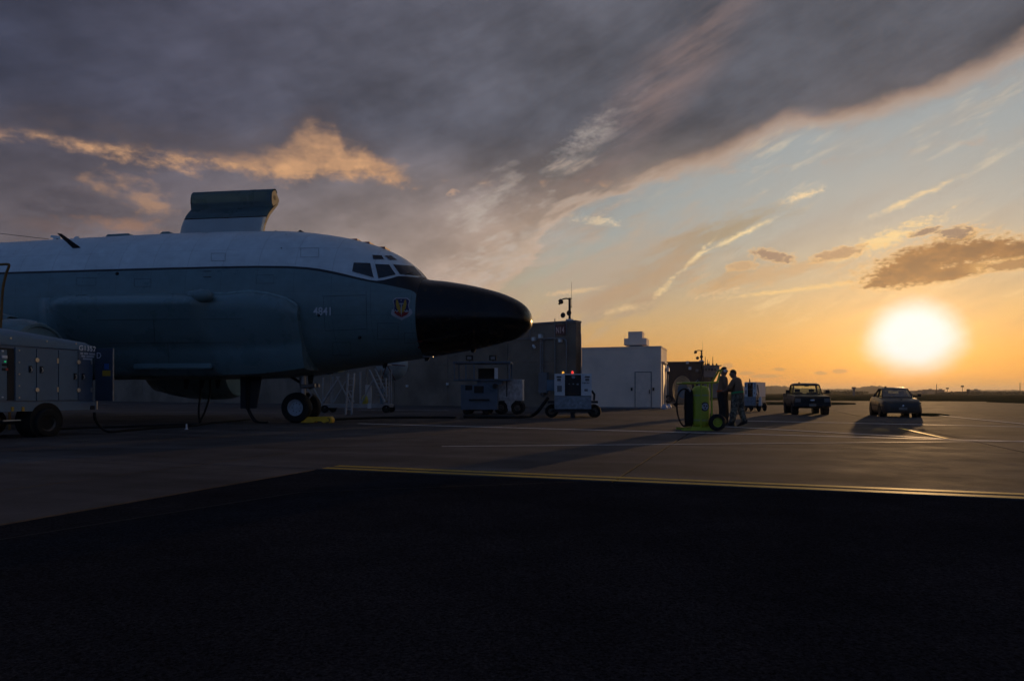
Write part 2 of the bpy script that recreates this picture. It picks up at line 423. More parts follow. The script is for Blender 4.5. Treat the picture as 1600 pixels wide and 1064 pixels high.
class Face:
    """upright plane through ground point P, running along angle a (local +x); uz() turns a picture point into local x, z on it"""
    def __init__(s, P, a): s.P = Vector((P[0], P[1])); s.a = a; s.d = Vector((math.cos(a), math.sin(a))); s.n = Vector((-math.sin(a), math.cos(a)))
    def uz(s, px, py, off=0.0):             # off: the plane moved back by off
        v = Vector(((px-800)/F, 1.0)); t = (s.P+s.n*off).dot(s.n)/v.dot(s.n)
        return (v*t-s.P).dot(s.d), CH+(HZ-py)/F*t
    def u(s, px, off=0.0): return s.uz(px, 500, off)[0]
def wheel(parent, M, R, w, tyre_m, rim_m, hub_m=None, rimr=0.58, bolts=6, name='wheel'):
    """axis along local y of M, outer side towards -y"""
    A = M @ Matrix.Rotation(-PI/2, 4, 'Z')
    r = R*rimr
    tp = [(r, -w/2*0.9), (R*0.86, -w/2), (R*0.95, -w/2*0.92), (R, -w/2*0.6), (R, w/2*0.6), (R*0.95, w/2*0.92), (R*0.86, w/2), (r, w/2*0.9)]
    t = obj('tyre' if name is None else name, lathe(B(), tp+[tp[0]], A, 28), tyre_m, parent, 35)
    rp = [(0.0, w/2*0.25), (r*0.30, w/2*0.28), (r*0.34, w/2*0.12), (r*0.78, w/2*0.02), (r*0.84, w/2*0.55), (r*1.01, w/2*0.78), (r*1.03, w/2*0.4), (r*1.03, -w/2*0.8), (0, -w/2*0.8)]
    ri = obj('rim', lathe(B(), rp, A, 28), rim_m, t, 35)
    if bolts:
        b = B()
        for i in range(bolts):
            a = 2*PI*i/bolts; p = (r*0.55*math.cos(a), r*0.55*math.sin(a))
            cyl(b, A @ Vector((w/2*0.0, p[0], p[1])), A @ Vector((w/2*0.16, p[0], p[1])), r*0.06, n=6)
        obj('wheel_bolts', b, hub_m or rim_m, t)['kind'] = 'stuff'
    return t
# ------------------------------------------------------------------ materials of the ground
def ground_mat(name, base, stain, rough=0.75, spec=0.25, obj_rand=0.0, fine=0.25, bump=0.35, bscale=55):
    m = bpy.data.materials.new(name); m.use_nodes = True; nt = m.node_tree; b = nt.nodes['Principled BSDF']
    g = nt.nodes.new('ShaderNodeNewGeometry'); P = g.outputs['Position']
    big = noise(nt, P, 0.13, 5, 0.6); mid = noise(nt, P, 0.9, 6, 0.65); fi = noise(nt, P, 60.0, 3, 0.8)
    f = (big*0.55+mid*0.45).ln(0.36, 0.62)
    c = mixc(nt, f, base+(1,), stain+(1,))
    v = fi.ln(0.32, 0.68, 1-fine, 1+fine)
    if obj_rand:
        sp_ = nt.nodes.new('ShaderNodeSeparateXYZ'); nt.links.new(P, sp_.inputs[0]); gx, gy = X(nt, sp_.outputs[0]), X(nt, sp_.outputs[1])
        c_, s_ = math.cos(math.radians(-19.4)), math.sin(math.radians(-19.4))
        tm = noise(nt, comb(nt, (gx*c_+gy*s_)*0.05, (gy*c_-gx*s_)*0.9, 0.0), 1.0, 5, 0.65)
        oil = noise(nt, P, 0.55, 4, 0.6)
        v = v*tm.ln(0.36, 0.62, 0.72, 1.10)*oil.ss(0.62, 0.72, 1.0, 0.7)
        oi = nt.nodes.new('ShaderNodeObjectInfo'); v = v*X(nt, oi.outputs['Random']).ln(0, 1, 1-obj_rand, 1+obj_rand)
    nt.links.new(mixc(nt, 1.0, c, comb(nt, v, v, v), 'MULTIPLY'), b.inputs['Base Color'])
    nt.links.new(mid.ln(0.3, 0.7, rough-0.1, min(1, rough+0.1)).v, b.inputs['Roughness'])
    b.inputs['Specular IOR Level'].default_value = spec
    k = noise(nt, P, bscale, 4, 0.7)
    bn = nt.nodes.new('ShaderNodeBump'); bn.inputs['Strength'].default_value = bump; bn.inputs['Distance'].default_value = 0.006
    nt.links.new((k+mid*0.6).v, bn.inputs['Height']); nt.links.new(bn.outputs[0], b.inputs['Normal'])
    return m
M_CONC = ground_mat('apron_concrete', (0.115, 0.100, 0.092), (0.060, 0.053, 0.049), 0.88, 0.05, 0.10)
M_ASPH = ground_mat('asphalt_dark', (0.027, 0.026, 0.029), (0.012, 0.012, 0.014), 1.0, 0.0, 0, 0.8, 1.0, 70)
M_JOINT = mat('joint_filler', (0.022, 0.021, 0.02), 0.85, spec=0.1)
M_GRASS = ground_mat('grass_field', (0.05, 0.05, 0.018), (0.07, 0.055, 0.024), 0.95, 0.0, 0, 0.4, 0.8, 8)
def paint_mat(name, c, wear=0.45):
    m = bpy.data.materials.new(name); m.use_nodes = True; nt = m.node_tree; b = nt.nodes['Principled BSDF']
    g = nt.nodes.new('ShaderNodeNewGeometry'); P = g.outputs['Position']
    w = (noise(nt, P, 3.0, 6, 0.7)*0.5+noise(nt, P, 30.0, 4, 0.7)*0.5).ln(wear, wear+0.14)
    nt.links.new(mixc(nt, w, c+(1,), tuple(x*0.45+0.03 for x in c)+(1,)), b.inputs['Base Color'])
    b.inputs['Roughness'].default_value = 0.6; b.inputs['Specular IOR Level'].default_value = 0.10
    return m
M_WLINE = paint_mat('worn_white_paint', (0.80, 0.78, 0.74), 0.54)
M_YLINE = paint_mat('worn_yellow_paint', (0.50, 0.30, 0.035), 0.5)
# ------------------------------------------------------------------ ground
def sheet(name, pts, z, m, kind=True, parent=None):
    b = B(); b.faces.new([b.verts.new((p[0], p[1], z)) for p in pts]); bmesh.ops.recalc_face_normals(b, faces=b.faces)
    for f in b.faces:
        if f.normal.z < 0: f.normal_flip()
    o = obj(name, b, m, parent)
    return struct(o) if kind else o
sheet('ground', [(-6000, -300), (6000, -300), (6000, 9000), (-6000, 9000)], -0.030, M_GRASS)
GA = math.radians(-19.4)
e1 = Vector((math.cos(GA), math.sin(GA))); e2 = Vector((-math.sin(GA), math.cos(GA)))
O0 = G(497, 732.5).to_2d()
def pq(p, q): return O0+e1*p+e2*q
PJ = (G(960, 751).to_2d()-O0).dot(e1)
S = 6.1
# joint filler under the slabs, and plain apron beyond them
sheet('apron_base', [pq(-90, -30), pq(90, -30), pq(90, 62), pq(-90, 62)], -0.022, M_JOINT)
apron = struct(bpy.data.objects.new('apron', None)); C.objects.link(apron)
def slab(p0, p1, q0, q1):
    b = B(); g = 0.018; ch = 0.0015
    lo = [pq(p0+g, q0+g), pq(p1-g, q0+g), pq(p1-g, q1-g), pq(p0+g, q1-g)]
    hi = [pq(p0+g+ch, q0+g+ch), pq(p1-g-ch, q0+g+ch), pq(p1-g-ch, q1-g-ch), pq(p0+g+ch, q1-g-ch)]
    A = [b.verts.new((p.x, p.y, -0.03)) for p in lo]; A2 = [b.verts.new((p.x, p.y, -ch)) for p in lo]; Q = [b.verts.new((p.x, p.y, 0)) for p in hi]
    for U, V in ((A, A2), (A2, Q)):
        for i in range(4): b.faces.new((U[i], U[(i+1) % 4], V[(i+1) % 4], V[i]))
    b.faces.new(Q)
    obj('concrete_slab', b, M_CONC, apron)
k0 = PJ-S*math.ceil(PJ/S)
for kq in range(0, 6):
    for kp in range(-8, 8):
        slab(PJ+kp*S, PJ+(kp+1)*S, kq*S, (kq+1)*S)
for kq in range(-2, 0):
    for kp in range(-3, 1):
        a, b_ = k0+(kp-1)*S, k0+kp*S
        slab(a, b_, kq*S, (kq+1)*S)
    slab(k0, 0.0, kq*S, (kq+1)*S)
sheet('asphalt', [pq(0.012, -30), pq(90, -30), pq(90, -0.012), pq(0.012, -0.012)], -0.006, M_ASPH)
# the apron past the separate slabs
struct(sheet('apron_beyond', [pq(-180, 6*S), pq(150, 6*S), pq(150, 75), pq(-180, 120)], -0.004, M_CONC))
sheet('apron_beside', [pq(PJ+8*S, 0), pq(160, 0), pq(160, 6*S), pq(PJ+8*S, 6*S)], -0.0045, M_CONC)
def line(px0, py0, px1, py1, w, m, z=0.004):
    a, b_ = G(px0, py0).to_2d(), G(px1, py1).to_2d(); d = (b_-a).normalized(); n = Vector((-d.y, d.x))*w/2
    return sheet('painted_line', [a-n, b_-n, b_+n, a+n], z, m)
line(560, 661.8, 1900, 698, 0.17, M_WLINE)
line(-60, 705, 720, 696.6, 0.06, M_JOINT, 0.003)
line(-40, 713.5, 430, 737.5, 0.02, M_JOINT, 0.003)
line(560, 652, 980, 649, 0.05, M_JOINT, 0.003)
line(690, 697.8, 1900, 686.6, 0.075, M_WLINE, 0.008)
line(1120, 666.2, 1470, 685.6, 0.15, M_WLINE, 0.012)
line(1165, 657.5, 1800, 671, 0.22, M_WLINE, 0.004)
line(1405, 669.5, 1480, 686, 0.10, M_YLINE, 0.016)
line(1455, 648.5, 1750, 678, 0.12, M_WLINE, 0.020)
line(560, 640.5, 700, 641, 0.16, M_WLINE, 0.004)
line(-40, 848, 470, 768, 0.03, M_JOINT, -0.003)
line(470, 768, 900, 752, 0.02, M_JOINT, -0.003)
# the double yellow edge line beside the asphalt
for q0, q1 in ((0.05, 0.20), (0.34, 0.49)):
    sheet('painted_line', [pq(0.02, q0), pq(60, q0), pq(60, q1), pq(0.02, q1)], 0.004, M_YLINE)
# ------------------------------------------------------------------ aircraft
M_WHITE = None
bsl = -0.138; YA = 23.5
psi = math.atan(bsl); fw = Vector((math.cos(psi), math.sin(psi))); lt = Vector((-math.sin(psi), math.cos(psi)))
def cpl(px, py=None):                      # picture point on the aircraft's centre plane -> along axis, height
    Y = YA/(1-bsl*(px-800)/F); p = Vector(((px-800)/F*Y, Y))
    s = (p-NOSE).dot(fw) if NOSE is not None else 0
    return s, (None if py is None else CH+(HZ-py)/F*Y)
NOSE = None
_y = YA/(1-bsl*(832-800)/F); NOSE = Vector(((832-800)/F*_y, _y))
AC = thing('aircraft', 'large white-over-grey jet aircraft with long black nose and open upper side door', 'aircraft', (NOSE.x, NOSE.y, 0), psi)
AM = Matrix.Translation((NOSE.x, NOSE.y, 0)) @ Rz(psi); AMI = AM.inverted()
def pch(xs, ys, x):                        # monotone cubic interpolation
    xs = np.array(xs, float); ys = np.array(ys, float); h = np.diff(xs); d = np.diff(ys)/h
    m = np.zeros(len(xs)); m[0] = d[0]; m[-1] = d[-1]
    for i in range(1, len(xs)-1):
        if d[i-1]*d[i] > 0:
            w1 = 2*h[i]+h[i-1]; w2 = h[i]+2*h[i-1]; m[i] = (w1+w2)/(w1/d[i-1]+w2/d[i])
    i = np.clip(np.searchsorted(xs, x)-1, 0, len(h)-1); t = (x-xs[i])/h[i]
    return (2*t**3-3*t**2+1)*ys[i]+(t**3-2*t**2+t)*h[i]*m[i]+(-2*t**3+3*t**2)*ys[i+1]+(t**3-t**2)*h[i]*m[i+1]
tp = [(-420, 398), (-200, 391), (0, 382.5), (100, 377), (200, 371.5), (300, 367), (400, 364.3), (450, 364), (485, 366), (520, 370), (550, 375), (580, 382.5), (610, 393), (635, 406), (650, 418), (660, 429), (666, 435.5), (672, 438), (700, 441), (740, 447.5), (770, 454.5), (785, 459), (800, 465), (810, 470), (820, 477), (827, 485), (830.5, 492.5), (832, 502)]
bp = [(-420, 596), (-200, 595), (0, 594), (200, 593.4), (400, 592.5), (440, 591), (480, 587), (520, 581), (560, 574.5), (600, 568.5), (640, 563), (675, 557.5), (700, 553.5), (740, 546.5), (770, 540), (800, 531.5), (810, 527.5), (820, 522), (827, 516), (830.5, 510), (832, 502)]
st_ = [cpl(*p) for p in tp]; sb_ = [cpl(*p) for p in bp]
sw_ = [(-60, 2.2)]+[(cpl(p)[0], w) for p, w in ((-420, 2.2), (450, 2.2), (520, 2.17), (560, 2.1), (600, 1.98), (640, 1.80), (668, 1.62), (700, 1.46), (740, 1.24), (770, 1.04), (800, 0.78), (815, 0.60), (825, 0.40), (830, 0.22), (832, 0.0))]
def prof(s):
    zt = float(pch(*zip(*st_), s)) if s > st_[0][0] else st_[0][1]
    zb = float(pch(*zip(*sb_), s)) if s > sb_[0][0] else sb_[0][1]
    w = float(np.interp(s, *zip(*sw_)))
    if s > cpl(770)[0]:                    # round the tip
        s7 = cpl(770)[0]; w = 1.04*math.sqrt(max(0, 1-((s-s7)/(-s7+0.0))**2.6))
    return zt, zb, max(w, 0.0)
def half(s, z):                            # half width of the body at height z
    zt, zb, w = prof(s); zc, h = (zt+zb)/2, (zt-zb)/2
    return w*max(0.0, 1-abs((z-zc)/h)**2.15)**(1/2.15) if h > 1e-6 else 0
SR = cpl(669)[0]
def rings(ss, n=64):
    b = B(); R = []
    for s in ss:
        zt, zb, w = prof(s); zc, h = (zt+zb)/2, (zt-zb)/2
        if w < 1e-3 or h < 1e-3: R.append([b.verts.new((s, 0, zc))]); continue
        q = []
        for i in range(n):
            a = 2*PI*i/n; c_, s_ = math.cos(a), math.sin(a); e = 2/2.15
            q.append(b.verts.new((s, w*math.copysign(abs(c_)**e, c_), zc+h*math.copysign(abs(s_)**e, s_))))
        R.append(q)
    for A, Q in zip(R, R[1:]):
        for i in range(n):
            j = (i+1) % n
            if len(Q) == 1: b.faces.new((A[i], A[j], Q[0]))
            elif len(A) == 1: b.faces.new((A[0], Q[j], Q[i]))
            else: b.faces.new((A[i], A[j], Q[j], Q[i]))
    bmesh.ops.recalc_face_normals(b, faces=b.faces)
    return b
aft = [-36+i*1.0 for i in range(0, 10)]
body_s = [x for x in np.linspace(-26, SR, 190)]
fus_bm = rings(list(aft)+body_s)
rad_s = [SR+(0-SR)*math.sin(t*PI/2) for t in np.linspace(0, 1, 60)]
rad_bm = rings(rad_s)
_all = rings(list(aft)+body_s+rad_s[1:])
BV = BVHTree.FromBMesh(_all); _all.free()
CAMW = Vector((0, 0, CH))
def rc(px, py, off=0.0, bv=None):          # picture ray onto the aircraft skin -> local point lifted by off
    d = Vector(((px-800)/F, 1.0, (HZ-py)/F)).normalized()
    o = AMI @ CAMW; dl = (AMI.to_3x3() @ d).normalized()
    h, nrm, i, dist = (bv or BV).ray_cast(o, dl)
    if h is None: return None
    if nrm.dot(dl) > 0: nrm = -nrm
    return h+nrm*off
# paint scheme: white top, black cheat line running into the black nose, grey below
M_LIV = bpy.data.materials.new('aircraft_paint'); M_LIV.use_nodes = True
nt = M_LIV.node_tree; b_ = nt.nodes['Principled BSDF']
t_ = nt.nodes.new('ShaderNodeTexCoord'); sx = nt.nodes.new('ShaderNodeSeparateXYZ'); nt.links.new(t_.outputs['Object'], sx.inputs[0])
xs_, zs_ = X(nt, sx.outputs[0]), X(nt, sx.outputs[2])
def rcs(pts):
    out = []
    for p in pts:
        q = rc(*p)
        if q: out.append((q.x, q.z))
    return out
UP = rcs([(250, 418.5), (330, 416.6), (400, 415.4), (450, 415.8), (480, 417.6), (500, 420.2), (520, 424), (540, 428.6), (560, 433.6), (578, 437.6), (589, 438.8), (600, 437.4), (612, 434.4), (622, 431.4), (640, 432.4), (655, 434.2)])
UP.append((UP[-1][0]+0.12, UP[-1][1]+2.0))
LO = rcs([(250, 422), (330, 420), (400, 418.8), (450, 419.4), (480, 421.4), (500, 424.2), (520, 428.2), (540, 432.6), (560, 437.2), (580, 441), (600, 444.5), (620, 448.6), (640, 453), (647, 456), (652, 462), (656, 474), (658.5, 490), (660, 510), (662.5, 530), (667, 545), (672, 556)])
x0 = UP[0][0]
zu = (xs_.mx(x0)).curve([p for p in UP], False)+(x0-xs_).mx(0.0)*0.0
zl = (xs_.mx(x0)).curve([p for p in LO], False)
upm_ = (zs_-zu).ss(-0.004, 0.004); lom_ = (zl-zs_).ss(-0.004, 0.004)
nb = noise(nt, t_.outputs['Object'], 0.9, 6, 0.65); nf = noise(nt, comb(nt, xs_*1.2, X(nt, sx.outputs[1])*1.2, zs_*5.0), 1.3, 5, 0.6)
vv = nb.ln(0.3, 0.7, 0.86, 1.08)*nf.ln(0.3, 0.7, 0.93, 1.05)
_s = (xs_*0.787)._m('FRACT'); _z = (zs_*1.31+0.3)._m('FRACT')
seamv = 1.0-0.38*((_s-0.5).abs().ss(0.494, 0.497)).mx((_z-0.5).abs().ss(0.493, 0.497)*0.8)
vv = vv*seamv*noise(nt, comb(nt, xs_*0.5, X(nt, sx.outputs[1])*0.5, zs_*0.5), 9.0, 3).ln(0.3, 0.7, 0.95, 1.04)
cwh = mixc(nt, 1.0, (0.64, 0.71, 0.72, 1), comb(nt, vv, vv, vv), 'MULTIPLY')
cgr = mixc(nt, 1.0, (0.135, 0.215, 0.225, 1), comb(nt, vv, vv, vv), 'MULTIPLY')
cc = mixc(nt, lom_, mixc(nt, upm_, (0.010, 0.010, 0.011, 1), cwh), cgr)
nt.links.new(cc, b_.inputs['Base Color'])
nt.links.new(nb.ln(0.3, 0.7, 0.26, 0.40).v, b_.inputs['Roughness']); b_.inputs['Specular IOR Level'].default_value = 0.42
M_GREY = mat('aircraft_grey', (0.135, 0.215, 0.225), 0.30, spec=0.42, var=0.1, vs=0.9)
M_AWHT = mat('aircraft_white', (0.64, 0.71, 0.72), 0.34, spec=0.42, var=0.08, vs=0.9)
M_BLK = mat('radome_black', (0.006, 0.006, 0.007), 0.22, spec=0.30, var=0.2, vs=1.2)
M_DARK = mat('dark_metal', (0.02, 0.02, 0.022), 0.6, spec=0.3)
M_RUB = mat('rubber', (0.014, 0.014, 0.014), 0.75, spec=0.25)
M_STEEL = mat('bare_steel', (0.32, 0.33, 0.35), 0.4, 0.7, var=0.2)
M_CGLASS = mat('cockpit_glass', (0.012, 0.016, 0.02), 0.06, spec=0.6, var=0.0)
M_TXT = mat('light_grey_marking', (0.55, 0.57, 0.60), 0.5, var=0.05)
fus = obj('fuselage', fus_bm, M_LIV, AC, 60)
rad = obj('radome', rad_bm, M_BLK, AC, 60)
# seam ring between radome and body
zt, zb, w = prof(SR)
tube_pts = [(SR, w*1.003*math.copysign(abs(math.cos(a))**0.93, math.cos(a)), (zt+zb)/2+(zt-zb)/2*1.003*math.copysign(abs(math.sin(a))**0.93, math.sin(a))) for a in np.linspace(0, 2*PI, 72, endpoint=False)]
obj('radome_seam', tube(B(), tube_pts, 0.008, 6, True), M_DARK, rad, 60)
def patch(name, quad, off, m, parent, n=8, grow=0.0, both=True, thick=0.0):
    """a four-cornered piece of skin lying on the aircraft surface, mirrored on the other side"""
    cxm = sum(q[0] for q in quad)/4; cym = sum(q[1] for q in quad)/4
    Q = [(cxm+(q[0]-cxm)*(1+grow), cym+(q[1]-cym)*(1+grow)) for q in quad]
    outs = []
    for side in (0, 1) if both else (0,):
        b = B(); g = []
        for i in range(n+1):
            row = []
            for j in range(n+1):
                u, v = i/n, j/n
                px = (1-u)*((1-v)*Q[0][0]+v*Q[3][0])+u*((1-v)*Q[1][0]+v*Q[2][0])
                py = (1-u)*((1-v)*Q[0][1]+v*Q[3][1])+u*((1-v)*Q[1][1]+v*Q[2][1])
                p = rc(px, py, off)
                if p is None: p = rc(px-1.5, py+1.5, off)
                if p is None: p = rc(px-4, py+4, off)
                row.append(b.verts.new((p.x, -p.y if side else p.y, p.z)))
            g.append(row)
        for i in range(n):
            for j in range(n): b.faces.new((g[i][j], g[i+1][j], g[i+1][j+1], g[i][j+1]))
        bmesh.ops.recalc_face_normals(b, faces=b.faces)
        f0 = b.faces[:] [0]
        c = f0.calc_center_median()
        if f0.normal.y*(c.y) < 0:
            for f in b.faces: f.normal_flip()
        outs.append(obj(name, b, m, parent, 60))
    return outs
WIN = [[(552.2, 410.4), (579, 411.4), (584.6, 434.6), (549.6, 424.6)], [(585.4, 412.8), (608, 413.7), (619.2, 430), (590.8, 436)], [(612.8, 413.4), (646.5, 416.2), (661, 432.6), (624, 429.2)],
       [(581.4, 399), (596.4, 399.6), (600.2, 405.7), (582.8, 405.5)], [(600.2, 400), (611.2, 400), (620.6, 407), (609, 407)]]
for q in WIN:
    fr = patch('window_frame', q, 0.012, M_AWHT, AC, 8, 0.05)
    pn = patch('window_pane', q, 0.020, M_CGLASS, None, 8, -0.04)
    for a, b2 in zip(fr, pn): b2.parent = a
# wipers in front of the windscreen
for yq in (1, -1):
    a, b2, c = rc(632, 431, 0.05), rc(643, 427.5, 0.05), rc(640, 430, 0.05)
    obj('wiper', tube(B(), [(p.x, p.y*yq, p.z) for p in (a, b2)], 0.012, 6), M_DARK, AC)
# lettering and emblem on the skin
def decal(name, bm, m, parent, ox, oy, sc, off=0.006, wide=1.0):
    bmesh.ops.triangulate(bm, faces=bm.faces)
    bmesh.ops.subdivide_edges(bm, edges=[e for e in bm.edges if e.calc_length() > 6], cuts=2)
    dead = []
    for v in bm.verts:
        p = rc(ox+v.co.x*sc*wide, oy-v.co.y*sc, off)
        if p is None: dead.append(v)
        else: v.co = p
    bmesh.ops.delete(bm, geom=dead, context='VERTS')
    return obj(name, bm, m, parent)
decal('tail_number', text_bm('4841', 17.5, bold=0.012), M_TXT, AC, 489.5, 492.3, 1.0, wide=0.86)
def poly(pts):
    b = B(); b.faces.new([b.verts.new((x, y, 0)) for x, y in pts]); return b
def epoly(pts): return poly([((x-653)/17.73+626.8-590, -(y-590)/17.73) for x, y in pts])   # traced at 17.73 per pixel, centre (653,590)
M_EB = mat('emblem_blue', (0.02, 0.02, 0.09), 0.5, var=0.1); M_EY = mat('emblem_yellow', (0.42, 0.25, 0.02), 0.5, var=0.1)
M_ER = mat('emblem_red', (0.28, 0.02, 0.02), 0.5, var=0.1); M_EW = mat('emblem_silver', (0.38, 0.37, 0.38), 0.5, var=0.1)
def ed(name, pts, m, k):
    return decal(name, epoly(pts), m, EMB, 590, 483.3, 1.0, 0.006+0.004*k)
EMB = decal('emblem', epoly([(500, 268), (820, 268), (905, 345), (868, 480), (878, 570), (930, 585), (968, 690), (905, 770), (690, 880), (668, 905), (640, 880), (440, 780), (370, 720), (395, 600), (445, 585), (460, 480), (410, 345)]), M_EW, AC, 590, 483.3, 1.0, 0.006)
ed('emblem_field', [(520, 300), (800, 300), (872, 352), (845, 480), (872, 632), (455, 632), (470, 480), (440, 352)], M_EB, 1)
ed('emblem_base', [(455, 680), (500, 625), (535, 668), (580, 640), (653, 690), (740, 640), (790, 668), (825, 625), (872, 668), (800, 745), (668, 812), (540, 755)], M_ER, 2)
for sgn in (1, -1):
    ed('emblem_wing', [(653+sgn*(x-653), y) for x, y in [(515, 330), (555, 335), (600, 460), (650, 600), (650, 700), (600, 680), (530, 570), (505, 450)]], M_EY, 3)
    ed('emblem_zigzag', [(653+sgn*(x-653), y) for x, y in [(455, 650), (495, 598), (535, 650), (575, 618), (578, 640), (535, 674), (497, 625), (458, 668)]], M_EW, 4)
ed('emblem_sword', [(640, 430), (668, 430), (672, 700), (662, 780), (645, 700)], M_EW, 5)
ed('emblem_sword_guard', [(600, 425), (715, 425), (715, 455), (600, 455)], M_EW, 6)
ed('emblem_star', [(653+22*math.sin(i*PI/5)*(1 if i % 2 == 0 else 0.45), 350-22*math.cos(i*PI/5)*(1 if i % 2 == 0 else 0.45)) for i in range(10)], M_EW, 7)
M_RED = mat('red_marking', (0.16, 0.02, 0.02), 0.5, var=0.1)
decal('warning_stencil', poly([(0, 0), (8, 0), (8, 2.2), (0, 2.2)]), M_RED, AC, 651.5, 534, 1.0)
decal('warning_stencil', poly([(0, 0), (4, 0), (4, 3), (0, 3)]), M_RED, AC, 653, 544, 1.0)
def seam(pts, r=0.006, m=None, name='panel_line'):
    q = []
    for (ax_, ay_), (bx_, by_) in zip(pts, pts[1:]):
        for k in range(8): q.append((ax_+(bx_-ax_)*k/8, ay_+(by_-ay_)*k/8))
    q.append(pts[-1]); q = [rc(x, y, 0.002) for x, y in q]
    return obj(name, tube(B(), [p for p in q if p], r, 5), m or M_GREY, AC)
M_SEAM = mat('panel_gap', (0.06, 0.068, 0.075), 0.5, var=0.1)
seam([(506, 463), (571, 461)], 0.006, M_SEAM); seam([(508, 517), (572, 514)], 0.006, M_SEAM); seam([(572, 456), (573.5, 521)], 0.006, M_SEAM); seam([(505, 462), (508, 518)], 0.005, M_SEAM)
seam([(318, 424), (330, 424)], 0.012, M_DARK); seam([(318, 433), (330, 433)], 0.012, M_DARK)
for px, py, r in ((183, 428, 0.07), (498, 492.5, 0.05), (562, 527, 0.06), (440, 388, 0.02)):
    p = rc(px, py, 0.0); b = B(); lathe(b, [(0, -0.05), (r*0.7, -0.03), (r, 0.0), (r*0.4, 0.05)], T(*p) @ Rz(-PI/2), 12); obj('skin_port', b, M_DARK, AC, 40)
# scoop below the front of the cheek
p = [rc(x, y, 0.012) for x, y in ((437, 563), (459, 560), (462, 569), (443, 575))]
b = B(); b.faces.new([b.verts.new(q) for q in p]); obj('vent_opening', b, M_DARK, AC)
# --- cheek fairing along the side
def topz(s): return float(np.interp(s, [c_[0] for c_ in CT], [c_[1] for c_ in CT]))
CT = [(q.x, q.z) for q in (rc(x, y) for x, y in ((60, 466), (120, 461.5), (200, 460.5), (300, 459.5), (360, 458.5), (395, 455), (425, 459), (450, 466), (466, 476), (474, 490), (479, 510), (484, 540), (488, 566)))]
SA, SF = CT[0][0], CT[-1][0]
def sm(t): t = max(0.0, min(1.0, t)); return t*t*(3-2*t)
def cheek_y(s, z):
    zt, zb, w = prof(s); zc, h = (zt+zb)/2, (zt-zb)/2
    zz = max(z, zc-0.62*h)
    y = half(s, zz)
    d = topz(s)-z
    front = sm((SF-0.02-s)/0.45); aftf = sm((s-SA)/1.6)
    k = math.sqrt(max(0.0, 1-(1-min(1.0, max(0.0, d)/0.42))**2))
    fwdpart = sm((s-cpl(372)[0])/0.5)
    D = 0.85*(1-fwdpart)+0.40*fwdpart
    e = D*k*aftf*(0.55+0.45*front if fwdpart > 0.5 else 1.0)
    if z < zc-0.62*h: y = y-(zc-0.62*h-z)**2*0.35
    e -= 0.38*max(0.0, d-0.42)*(1-fwdpart)*aftf+0.10*max(0.0, d-0.6)*fwdpart*front
    return y+e
def cheek(side):
    b = B(); g = []; NS, NZ = 110, 34
    for i in range(NS+1):
        s = SA+(SF-SA)*i/NS; zt, zb, w = prof(s); lo = zb+0.12; row = []
        hi = topz(s)
        for j in range(NZ+1):
            f = (j/NZ)**1.7
            z = hi-(hi-lo)*f
            row.append(b.verts.new((s, -side*cheek_y(s, z), z)))
        row.append(b.verts.new((s, -side*(cheek_y(s, lo)*0.86), lo-0.06)))
        row.append(b.verts.new((s, -side*half(s, lo-0.06)*0.55, lo-0.05)))
        row.insert(0, b.verts.new((s, -side*(half(s, hi)-0.10), hi-0.02)))
        g.append(row)
    m = len(g[0])
    for i in range(NS):
        for j in range(m-1): b.faces.new((g[i][j], g[i+1][j], g[i+1][j+1], g[i][j+1]))
    b.faces.new(g[-1]); b.faces.new(g[0][::-1])
    bmesh.ops.recalc_face_normals(b, faces=b.faces)
    return obj('cheek_fairing', b, M_GREY, AC, 40)
ck = [cheek(1), cheek(-1)]
M_EDGE = mat('cheek_edge_highlight', (0.22, 0.33, 0.34), 0.3, var=0.1)  # lighter than the cheek grey: the lip's highlight painted into its colour
# raised front lip of the cheek
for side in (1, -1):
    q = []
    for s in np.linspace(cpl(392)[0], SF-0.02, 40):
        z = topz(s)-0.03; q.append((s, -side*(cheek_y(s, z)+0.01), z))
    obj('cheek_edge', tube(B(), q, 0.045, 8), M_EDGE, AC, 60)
    s0, s1 = cpl(262)[0], cpl(376)[0]
    zt, zb, w = prof(s0); zq = zb+0.42
    b = B(); bx(b, s0, s1, -side*(cheek_y(s0, zq)+0.12), -side*(cheek_y(s0, zq)-0.3), zq-0.10, zq+0.10); bmesh.ops.recalc_face_normals(b, faces=b.faces)
    obj('lower_chine', b, M_GREY, AC, 30, 0.04, 3)
    sP = cpl(381)[0]; zP = topz(sP)-0.14
    lathe_m = T(sP, -side*(cheek_y(sP, zP)+0.03), zP)
    b = B(); lathe(b, [(0, -0.48), (0.10, -0.44), (0.18, -0.3), (0.22, 0.0), (0.19, 0.28), (0.10, 0.42), (0, 0.46)], lathe_m, 20); obj('blister', b, M_GREY, AC, 60)
    # panel lines of the cheek side
for (xa, ya), (xb, yb) in (((150, 500), (378, 498)), ((170, 536), (370, 535)), ((240, 500), (242, 536)), ((262, 536), (264, 570))):
    bb = []
    dgb = None
    b = B(); b.from_mesh(ck[0].data); bv2 = BVHTree.FromBMesh(b); b.free()
    for k in range(13):
        p = rc(xa+(xb-xa)*k/12, ya+(yb-ya)*k/12, 0.003, bv2)
        if p: bb.append(p)
    obj('panel_line', tube(B(), bb, 0.006, 5), M_SEAM, ck[0])
for x0_, y0_, x1_, y1_ in ((590, 505, 622, 530), (520, 535, 548, 555), (210, 436, 236, 448), (400, 430, 428, 443), (120, 434, 150, 446), (632, 520, 650, 536), (330, 396, 352, 408), (470, 388, 498, 402)):
    seam([(x0_, y0_), (x1_, y0_), (x1_, y1_), (x0_, y1_), (x0_, y0_)], 0.005, M_SEAM, 'access_panel')
